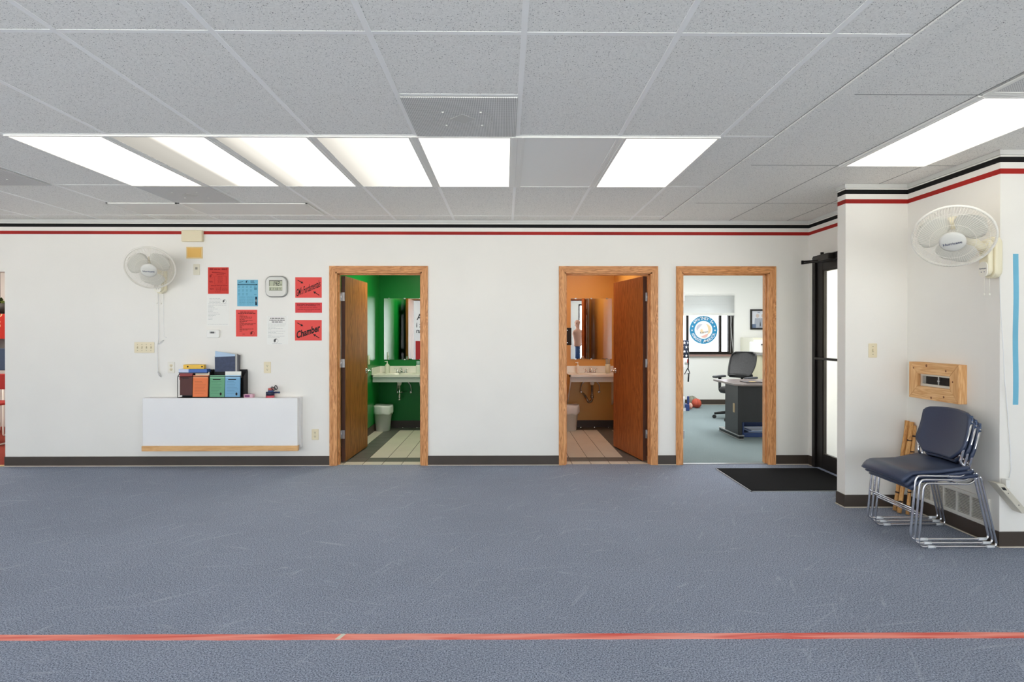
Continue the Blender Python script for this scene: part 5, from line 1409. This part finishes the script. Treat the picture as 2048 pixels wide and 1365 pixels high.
# storage crate beneath the desk
t = thing('storage_crate', 'blue plastic crate of papers under the desk', 'crate', (3.6, 8.1, 0))
bluep = mat('navy blue plastic', (52,74,124), .4)
m = MB(); x0, x1, y0, y1 = 3.14, 4.1, 7.88, 8.3
m.box(x0, x1, y0, y1, 0, .02)
for a in ((x0,x0+.02,y0,y1),(x1-.02,x1,y0,y1),(x0+.02,x1-.02,y1-.02,y1)): m.box(*a, .02, .23)
m.box(x0+.02, x1-.02, y0, y0+.02, .02, .06); m.build('crate', bluep, t, bevel=.003)
for k, (a, z, c) in enumerate(((.0,.024,(176,190,214)),(.0,.0405,(206,208,214)),(.0,.057,(150,170,204)),(.0,.0735,(196,204,222)))):
    mm = MB(); mm.box(-.38, .38, -.15, .15, 0, .016, 0, Matrix.Translation((3.62+.03*(k % 2), 8.09, z)) @ Matrix.Rotation(.03*(k-1.5), 4, 'Z'))
    tag(mm.build('paper_stack', mat('crate papers %d' % k, c, .7)), ['pale blue papers lowest in the crate', 'grey-white papers second from the bottom of the crate', 'mid blue folder lying in the crate below the top papers', 'lilac-white papers topmost in the crate'][k], 'papers', 'papers in the crate')
# office chair
t = thing('office_chair', 'black mesh-backed office chair behind the desk', 'office chair', (3.68, 9.5, 0))
cx, cy = 3.68, 9.5; t.rotation_euler.z = math.radians(40)
meshb = mat('black mesh fabric', (46,46,46), .7, var=(60,.3)); 
def fs_(u, v): 
    a = 2*PI*v; rr = 1-.08*abs(math.cos(2*a)); prof_ = [(.0,.40),(.9,.40),(1.0,.43),(1.0,.46),(.88,.49),(.0,.485)]
    i = min(4, int(u*5)); f = u*5-i; r_ = prof_[i][0]*(1-f)+prof_[i+1][0]*f; z = prof_[i][1]*(1-f)+prof_[i+1][1]*f
    return (cx-.02+.27*r_*rr*math.cos(a), cy+.25*r_*rr*math.sin(a), z+.03)
MB().grid(fs_, 10, 32).build('seat', black, t)
def fb(u, v):
    a = 2*v-1; z = .70+.37*u; w = .2*(.92+.18*math.sin(PI*min(1,u*.9)))*(1 if u < .9 else 1-.25*(u-.9)/.1)
    x = cx+.14+.17*u+.02*math.sin(PI*u)-.05*a*a; return (x, cy+a*w, z)
MB().grid(fb, 14, 12).build('backrest', meshb, t, solid=.012)
m = MB(); rim_p = [fb(u/12, 0) for u in range(13)] + [fb(1, v/8) for v in range(1, 9)] + [fb(1-u/12, 1) for u in range(1, 13)] + [fb(0, 1-v/8) for v in range(1, 8)]
m.tube(rim_p, .014, 8, 0, True); m.build('back_frame', black, t)
MB().box(cx+.12, cx+.18, cy-.2, cy+.2, .66, .73).build('lumbar_pad', black, t, bevel=.02)
m = MB(); m.tube([(cx+.19,cy,.72),(cx+.2,cy,.5),(cx+.05,cy,.42)], .022, 8); m.build('back_stem', black, t)
for s_ in (-1, 1):
    y_ = cy+s_*.27
    ar = MB().tube([(cx,cy+s_*.2,.45),(cx-.02,y_,.46),(cx-.02,y_,.66)], [.02,.022,.026], 8).build('arm_post', black, t)
    MB().box(cx-.19, cx+.12, y_-.04, y_+.04, .66, .695).build('arm_pad', mat('arm pad', (60,62,66), .5), ar, bevel=.014)
MB().tube([(cx,cy,.08),(cx,cy,.42)], .03, 12).box(cx-.14, cx+.1, cy-.08, cy+.08, .38, .42).tube([(cx,cy-.1,.4),(cx-.22,cy-.14,.38)], .008, 6).build('gas_lift', black, t)
m_b = MB().lathe([(.03,.07),(.05,.08),(.05,.13),(.03,.14)], 14, 0, Matrix.Translation((cx,cy,0))).build('base_hub', black, t)
for k in range(5):
    a = PI*1.02+k*2*PI/5; ex, ey = cx+.33*math.cos(a), cy+.33*math.sin(a)
    lg = MB().tube([(cx,cy,.115),(cx+.17*math.cos(a),cy+.17*math.sin(a),.105),(ex,ey,.08)], [.028,.024,.018], 8).build('leg', black, t)
    MB().tube([(ex-.02*math.sin(a),ey+.02*math.cos(a),.03),(ex+.02*math.sin(a),ey-.02*math.cos(a),.03)], .03, 14).build('caster', mat('caster black', (24,24,25), .4), lg)
# filing cabinets
cab = mat('putty cabinet', (226,224,206), .45)
x0 = oy(1507, 700, 10.85).x
t = thing('filing_cabinet', 'putty filing cabinet in the office corner behind the chair', 'filing cabinet', (x0+.19, 11.1, 0))
zt_ = oy(1510, 676, 10.85).z
MB().box(x0, x0+.38, 10.87, 11.46, 0, zt_).build('body', cab, t)
for k in range(4):
    z0 = .05+k*(zt_-.07)/4; z1 = z0+(zt_-.07)/4-.015
    d_ = MB().box(x0+.012, x0+.368, 10.85, 10.87, z0, z1).build('drawer', cab, t, bevel=.004)
    MB().box(x0+.10, x0+.16, 10.842, 10.85, z1-.10, z1-.06).build('label_holder', mat('label steel', (206,204,190), .4), d_)
    MB().tube([(x0+.10,10.85,z1-.15),(x0+.10,10.83,z1-.15),(x0+.18,10.83,z1-.15),(x0+.18,10.85,z1-.15)], .006, 6).build('handle', steel, d_)
x2 = oy(1521.5, 700, 10.3).x
t = thing('side_cabinet', 'low putty cabinet carrying a white printer in the office', 'cabinet', (x2+.3, 10.5, 0)); zt2 = oy(1525, 707.5, 10.3).z
MB().box(x2, x2+.6, 10.32, 10.82, 0, zt2-.03).build('body', mat('olive putty', (206,200,170), .5), t)
MB().box(x2-.02, x2+.62, 10.28, 10.84, zt2-.03, zt2).build('top', mat('grey top', (150,146,140), .5), t)
t = thing('printer', 'white printer on the low putty cabinet', 'printer', (x2+.3, 10.55, zt2))
MB().box(x2+.0, x2+.5, 10.34, 10.8, zt2+.0005, zt2+.2).build('body', whitep, t, bevel=.02)
MB().box(x2+.02, x2+.45, 10.335, 10.345, zt2+.14, zt2+.165).build('paper_slot', mat('slot grey', (90,92,98), .5), t)
MB().box(x2+.04, x2+.4, 10.42, 10.7, zt2+.2005, zt2+.235).build('paper_tray', white_soft, t)
# balls against the wall
def sport_ball(u, v, Y, r_, col, lb, seam=None):
    c = oy(u, v, Y); c.z = r_
    t = thing('sport_ball', lb, 'ball', (c.x, Y, 0), 'balls on the office floor')
    MB().ball(c, r_, 0, 24).build('ball', col, t)
    if seam:
        m = MB()
        for M in (Matrix.Rotation(.3, 4, 'X'), Matrix.Rotation(PI/2, 4, 'Y'), Matrix.Rotation(PI/2-.4, 4, 'X')):
            m.tube([c + (M @ Vector((r_*1.002*math.cos(2*PI*i/32), r_*1.002*math.sin(2*PI*i/32), 0))) for i in range(32)], .0035, 5, 0, True)
        m.build('seam', seam, t)
sport_ball(1393, 807, 11.0, .087, mat('orange rubber', (196,84,60), .6), 'orange-red ball beside the wall in the office', mat('dark seam', (150,56,40), .6))
sport_ball(1378.5, 810, 10.82, .060, mat('cream rubber', (226,190,170), .55, var=(12,.2)), 'small cream and red ball in front of the orange-red one', mat('red stripe', (196,56,48), .5))
sport_ball(1384.5, 804, 11.2, .10, mat('grey green rubber', (140,140,124), .6), 'grey-green ball half hidden behind the orange-red one', mat('darker seam', (100,100,90), .6))
# exercise stand with a star-patterned cover and a hand strap
yS = 10.75; cxs = oy(1365, 700, yS).x
t = thing('training_stand', 'training post in a star-spangled cover at the office doorway edge', 'training post', (cxs, yS, 0))
r_ = oy(1378, 700, yS).x - cxs
zs = [oy(1370, v, yS).z for v in (681, 716, 729)]
m = MB(); m.lathe([(.001,zs[1]),(r_,zs[1]),(r_,zs[0]-.02),(r_*.9,zs[0]),(.001,zs[0])], 28, 0, Matrix.Translation((cxs,yS,0)))
for k in range(32):
    a = -PI/2 + (k % 8-3.5)*.62 + (.31 if (k//8) % 2 else 0); z = zs[1]+.04+(k//8)*.077
    st = []
    for i in range(10):
        rr = .03 if i % 2 == 0 else .012; b = PI/2+i*PI/5
        aa = a + rr*math.cos(b)/r_; st.append((cxs+(r_+.001)*math.cos(aa), yS+(r_+.001)*math.sin(aa), z+rr*math.sin(b)))
    m.add(st, [list(range(10))], 1)
m.build('star_cover', [mat('flag navy', (44,52,74), .7), mat('flag white', (236,236,236), .7)], t)
m = MB(); m.lathe([(.001,zs[2]),(r_*1.02,zs[2]),(r_*1.02,zs[1]),(.001,zs[1])], 28, 0, Matrix.Translation((cxs,yS,0)))
for i in range(3):
    a = -PI/2+.42+i*.09; m.add([(cxs+(r_*1.02+.001)*math.cos(a), yS+(r_*1.02+.001)*math.sin(a), z) for a, z in ((a,zs[2]+.03),(a+.09,zs[2]+.03),(a+.09,zs[1]-.02),(a,zs[1]-.02))], [(0,1,2,3)], 1)
m.build('white_collar', [mat('white vinyl', (232,230,226), .5), mat('red patch', (186,60,54), .6)], t)
MB().tube([(cxs-.02,yS,.0),(cxs-.02,yS,zs[2])], .035, 12).build('post', blackm, t)
MB().box(cxs-.25, oy(1372.5,800,yS).x, yS-.2, yS+.2, 0, .12).box(oy(1368.5,800,yS).x, oy(1372.5,800,yS).x, yS-.19, yS-.15, .12, .26).build('base', mat('blue base plastic', (48,66,120), .4), t, bevel=.01)
MB().box(cxs-.26, oy(1371,800,yS-.22).x, yS-.235, yS-.205, .0, .06).lathe([(.03,.06),(.035,.2),(.03,.26)], 14, 0, Matrix.Translation((oy(1365.5,800,yS-.2).x, yS-.215, 0))).build('foot', mat('white bottle grey', (214,216,220), .4), t)
hs = lambda u, v: oy(u, v, yS-.1)
st = MB().tube([hs(1376.5,690), hs(1377,720), hs(1376.5,737)], .010, 6).build('strap', black, t)
MB().tube([hs(1375.5,737), hs(1369,749), hs(1379.5,747), hs(1376,737)], .010, 6).build('hand_grip', black, st)
MB().tube([hs(1377.5,747), hs(1376.5,764)], .014, 6).build('strap_end', black, st)

# ------------------------------------------------------------------ side room at the far left
yS2 = 8.84
t = thing('banner', 'red banner with pale letters in the side room', 'banner', (oy(0, 640, yS2).x, yS2, 1))
a_, b_ = oy(-60, 613, yS2), oy(12, 678, yS2)
m = MB(); m.add([(a_.x,yS2,b_.z),(b_.x,yS2,b_.z),(b_.x,yS2,oy(12,616,yS2).z),(oy(0,611,yS2).x,yS2,oy(0,611,yS2).z),(oy(-20,606,yS2).x,yS2,oy(-20,606,yS2).z),(a_.x,yS2,a_.z),
                 ], [list(range(6))]); m.build('cloth', mat('banner red', (226,52,36), .6), t, solid=.01)
cr = mat('banner cream', (250,226,170), .6)
m = MB(); c = oy(-2, 629, yS2-.008); m.text('O', WM(c.x, yS2-.008, c.z), .13, 0); c = oy(-2.5, 649.5, yS2-.008); m.text('S', WM(c.x, yS2-.008, c.z), .13, 0); m.build('lettering', cr, t)
t = thing('hanging_plant', 'green leafy plant above the red banner in the side room', 'plant', tuple(oy(0, 606, 8.5)))
m = MB(); c0 = oy(0, 605, 8.5)
for k in range(26):
    a = k*2.4; el = .2+.9*((k*7) % 10)/10; L_ = .10+.07*((k*3) % 5)/5
    d_ = Vector((math.cos(a)*math.cos(el), math.sin(a)*math.cos(el), math.sin(el))); s_ = d_.cross(Vector((0,0,1))).normalized()*.028
    b0 = c0+Vector((math.cos(a)*.05, math.sin(a)*.05, -.02)); m.add([b0, b0+d_*L_*.5+s_, b0+d_*L_-Vector((0,0,.02)), b0+d_*L_*.5-s_], [(0,1,2,3)], k % 3)
m.build('leaves', [mat('leaf dark', (36,52,24), .5), mat('leaf mid', (84,112,48), .5), mat('leaf pale', (176,190,96), .5)], t)
MB().lathe([(.001,-.16),(.09,-.16),(.12,-.02),(.11,-.02),(.001,-.04)], 16, 0, Matrix.Translation(c0)).tube([c0+Vector((0,0,-.03)), Vector((c0.x, c0.y, 2.70))], .004, 6).build('pot', mat('dark pot', (40,34,30), .6), t)
wallgrid = MB()
t = thing('wall_rail', 'dark horizontal rail on the side room wall', 'rail', tuple(oy(0, 712, 8.88)))
MB().box(-8.5, -5.1, 8.86, 8.9, oy(0,713.5,8.88).z, oy(0,710.5,8.88).z).build('bar', black, t)
MB().box(-8.5, -5.1, 8.885, 8.9, oy(0,700,8.88).z, oy(0,678,8.88).z).build('backing', mat('grey board', (110,106,104), .7, var=(8,.3)), t)
def side_chair(x, y, lb, shell, frame_, seat_z, h):
    t = thing('side_chair', lb, 'chair', (x, y, 0), 'chairs in the side room')
    MB().box(x-.21, x+.21, y-.2, y+.2, seat_z-.03, seat_z).build('seat', shell, t, bevel=.012)
    MB().box(x-.21, x+.21, y+.17, y+.2, seat_z+.14, seat_z+h).build('backrest', shell, t, bevel=.012)
    for s_ in (-1, 1):
        MB().tube(arc_pts([(x+s_*.2,y+.2,seat_z+.2),(x+s_*.2,y+.2,seat_z-.04),(x+s_*.2,y+.22,.012),(x+s_*.2,y-.2,.012),(x+s_*.2,y-.2,seat_z-.04)], .03), .011, 8).build('side_frame', frame_, t)
    return t
cf = mat('white frame enamel', (232,228,220), .35)
redv = mat('red vinyl', (176,40,34), .5)
xx = oy(2, 800, 7.6).x
side_chair(xx-.05, 7.55, 'red chair with a pale frame in the side room', redv, cf, .52, .34)
side_chair(xx-.55, 8.25, 'navy chair behind the red chair in the side room', mat('dark navy vinyl', (60,76,100), .5), cf, .72, .45)

# ------------------------------------------------------------------ wall behind the camera: what the mirrors show
yW = -3.4
t = thing('wall_lettering', 'dark lettering on the wall seen in the green restroom mirror', 'lettering', (-3.2, yW, 1.4))
m = MB(); MV = lambda x, z: Matrix(((-1,0,0,x),(0,0,1,yW+.002),(0,1,0,z),(0,0,0,1)))
for s_, x, z, sz in (('e A', -3.10, 1.94, .30), ('hat i', -3.13, 1.66, .24), ('nt an', -3.13, 1.46, .22)): m.text(s_, MV(x, z), sz, 0, 'RIGHT')
m.build('letters', mat('charcoal lettering', (54,52,50), .6), t)
tag(MB().box(-3.14, -2.62, yW, yW+.02, .35, 1.11).build('wall_panel', mat('red panel', (178,34,26), .5)), 'red panel on the wall seen in the green restroom mirror', 'wall panel')
# training dummy seen in the orange restroom mirror
dx, dy = 2.33, -1.75
t = thing('training_dummy', 'flesh-coloured torso training dummy on a blue stand, seen in the orange restroom mirror', 'training dummy', (dx, dy, 0))
skin = mat('dummy vinyl', (206,150,124), .5)
rot = Matrix.Translation((dx, dy, 0)) @ Matrix.Rotation(math.radians(-40), 4, 'Z')      # faces local -X... turned towards the doors
m = MB()
secs = [(.96,.14,.10,0),(1.0,.165,.115,0),(1.08,.165,.112,0),(1.18,.175,.115,.0),(1.28,.205,.125,-.005),(1.36,.225,.13,-.005),(1.42,.23,.12,0),(1.47,.19,.10,.005),(1.50,.11,.08,.01),(1.53,.068,.068,.005),(1.58,.062,.066,0),(1.61,.068,.085,-.01),(1.65,.075,.098,-.012),(1.70,.080,.104,-.008),(1.75,.078,.103,-.002),(1.79,.06,.08,.0),(1.815,.03,.04,.0)]
n = 28; vs = []
for z, w, d_, o in secs:
    for k in range(n):
        a = 2*PI*k/n; x_, y_ = w*math.cos(a), d_*math.sin(a)+o
        if 1.30 < z < 1.40 and math.sin(a) < -.3: y_ -= .018*abs(math.sin(2*a))       # chest
        if 1.02 < z < 1.24 and math.sin(a) < -.3: y_ -= .006*math.cos(z*90)
        if 1.655 < z < 1.71 and abs(math.cos(a)) < .2 and math.sin(a) < 0: y_ -= .022   # nose
        vs.append((x_*.86, y_, z))
fs = [(i*n+k, i*n+(k+1) % n, (i+1)*n+(k+1) % n, (i+1)*n+k) for i in range(len(secs)-1) for k in range(n)] + [list(range(n))[::-1], [(len(secs)-1)*n+k for k in range(n)]]
m.add(vs, fs, 0, True, rot)
for s_ in (-1, 1):
    m.ball((s_*.078, 0, 1.69), .028, 0, 10, rot, (.35,.8,1.2)); m.ball((s_*.03, -.096, 1.715), .011, 1, 8, rot, (1,.5,.6)); m.ball((s_*.172,-.0,1.40), .06, 0, 12, rot, (.7,.9,1.1))
m.box(-.028, .028, -.112, -.10, 1.632, 1.64, 1, rot); m.box(-.05, -.015, -.106, -.095, 1.735, 1.741, 1, rot); m.box(.015, .05, -.106, -.095, 1.735, 1.741, 1, rot)
m.build('torso', [skin, mat('dummy features', (130,84,70), .6)], t)
MB().lathe([(.001,.0),(.29,.0),(.30,.03),(.28,.30),(.20,.42),(.07,.44),(.001,.44)], 28, 0, Matrix.Translation((dx,dy,0))).build('stand_base', mat('dummy base blue', (36,72,130), .45), t)
MB().tube([(dx,dy,.43),(dx,dy,.97)], .085, 18).build('stand_post', mat('dummy post blue', (30,62,112), .45), t)

# ------------------------------------------------------------------ light and camera
w = bpy.data.worlds.new('sky'); SC.world = w; w.use_nodes = True
nt = w.node_tree; bg = nt.nodes['Background']
# open sky above the horizon; brighter lower half added to light the ceiling
g_ = nt.nodes.new('ShaderNodeNewGeometry'); sp_ = nt.nodes.new('ShaderNodeSeparateXYZ'); nt.links.new(g_.outputs['Incoming'], sp_.inputs[0])
rp = nt.nodes.new('ShaderNodeMapRange'); rp.inputs['From Min'].default_value = -.06; rp.inputs['From Max'].default_value = .06
nt.links.new(sp_.outputs['Z'], rp.inputs['Value'])
mxw = nt.nodes.new('ShaderNodeMix'); mxw.data_type = 'RGBA'
SKY, LOWER_GLOW = 7.0, 10.5
mxw.inputs['A'].default_value = (.91*SKY, .96*SKY, 1.05*SKY, 1); mxw.inputs['B'].default_value = (1.0*LOWER_GLOW, .975*LOWER_GLOW, .93*LOWER_GLOW, 1)
nt.links.new(rp.outputs[0], mxw.inputs['Factor']); nt.links.new(mxw.outputs['Result'], bg.inputs[0]); bg.inputs[1].default_value = 1.0
def portal(x0, x1, y, z0, z1, into):
    l = bpy.data.lights.new('daylight portal', 'AREA'); l.shape = 'RECTANGLE'; l.size = x1-x0; l.size_y = z1-z0; l.cycles.is_portal = True
    o = bpy.data.objects.new('daylight_portal', l); COL.objects.link(o); o.location = ((x0+x1)/2, y, (z0+z1)/2); o.rotation_euler = (PI/2 if into > 0 else -PI/2, 0, 0)
    if into > 0: o.rotation_euler = (PI/2, 0, PI) if False else (-PI/2, 0, 0) if False else (PI/2, 0, 0)
    return o
def area(name, loc, size, power, col=(255,246,232), rot=(0,0,0)):
    l = bpy.data.lights.new(name, 'AREA'); l.shape = 'RECTANGLE'; l.size, l.size_y = size; l.energy = power; l.color = lin(col)
    o = bpy.data.objects.new(name, l); COL.objects.link(o); o.location = loc; o.rotation_euler = rot; return o
area('restroom_lamp', (-1.1, 7.5, 2.44), (.5, 1.0), 32, (255,244,226))
area('restroom_lamp', (1.1, 7.7, 2.44), (.5, 1.0), 14, (255,244,230))
area('office_lamp', (3.4, 9.0, 2.68), (1.2, 2.4), 118, (252,253,255))
area('side_room_lamp', (-6.6, 7.6, 2.68), (.6, 1.2), 45)
cam = bpy.data.cameras.new('camera'); co = bpy.data.objects.new('camera', cam); COL.objects.link(co)
cam.sensor_fit = 'HORIZONTAL'; cam.sensor_width = 36; cam.lens = F*36/2048; cam.shift_y = -(682.5-CV)/2048; cam.clip_start = .05
co.matrix_world = Matrix.Translation(EYE) @ (ROT.to_4x4() @ Matrix.Rotation(PI/2, 4, 'X'))
SC.camera = co
vs_ = SC.view_settings; vs_.view_transform = 'Standard'; vs_.look = 'None'; vs_.exposure = -0.25; vs_.gamma = 1.0; vs_.use_curve_mapping = False
SC.display_settings.display_device = 'sRGB'
SC.cycles.max_bounces = 10; SC.cycles.diffuse_bounces = 6; SC.cycles.glossy_bounces = 5; SC.cycles.transparent_max_bounces = 16
SC.cycles.caustics_reflective = False; SC.cycles.caustics_refractive = False
SC.cycles.use_denoising = True
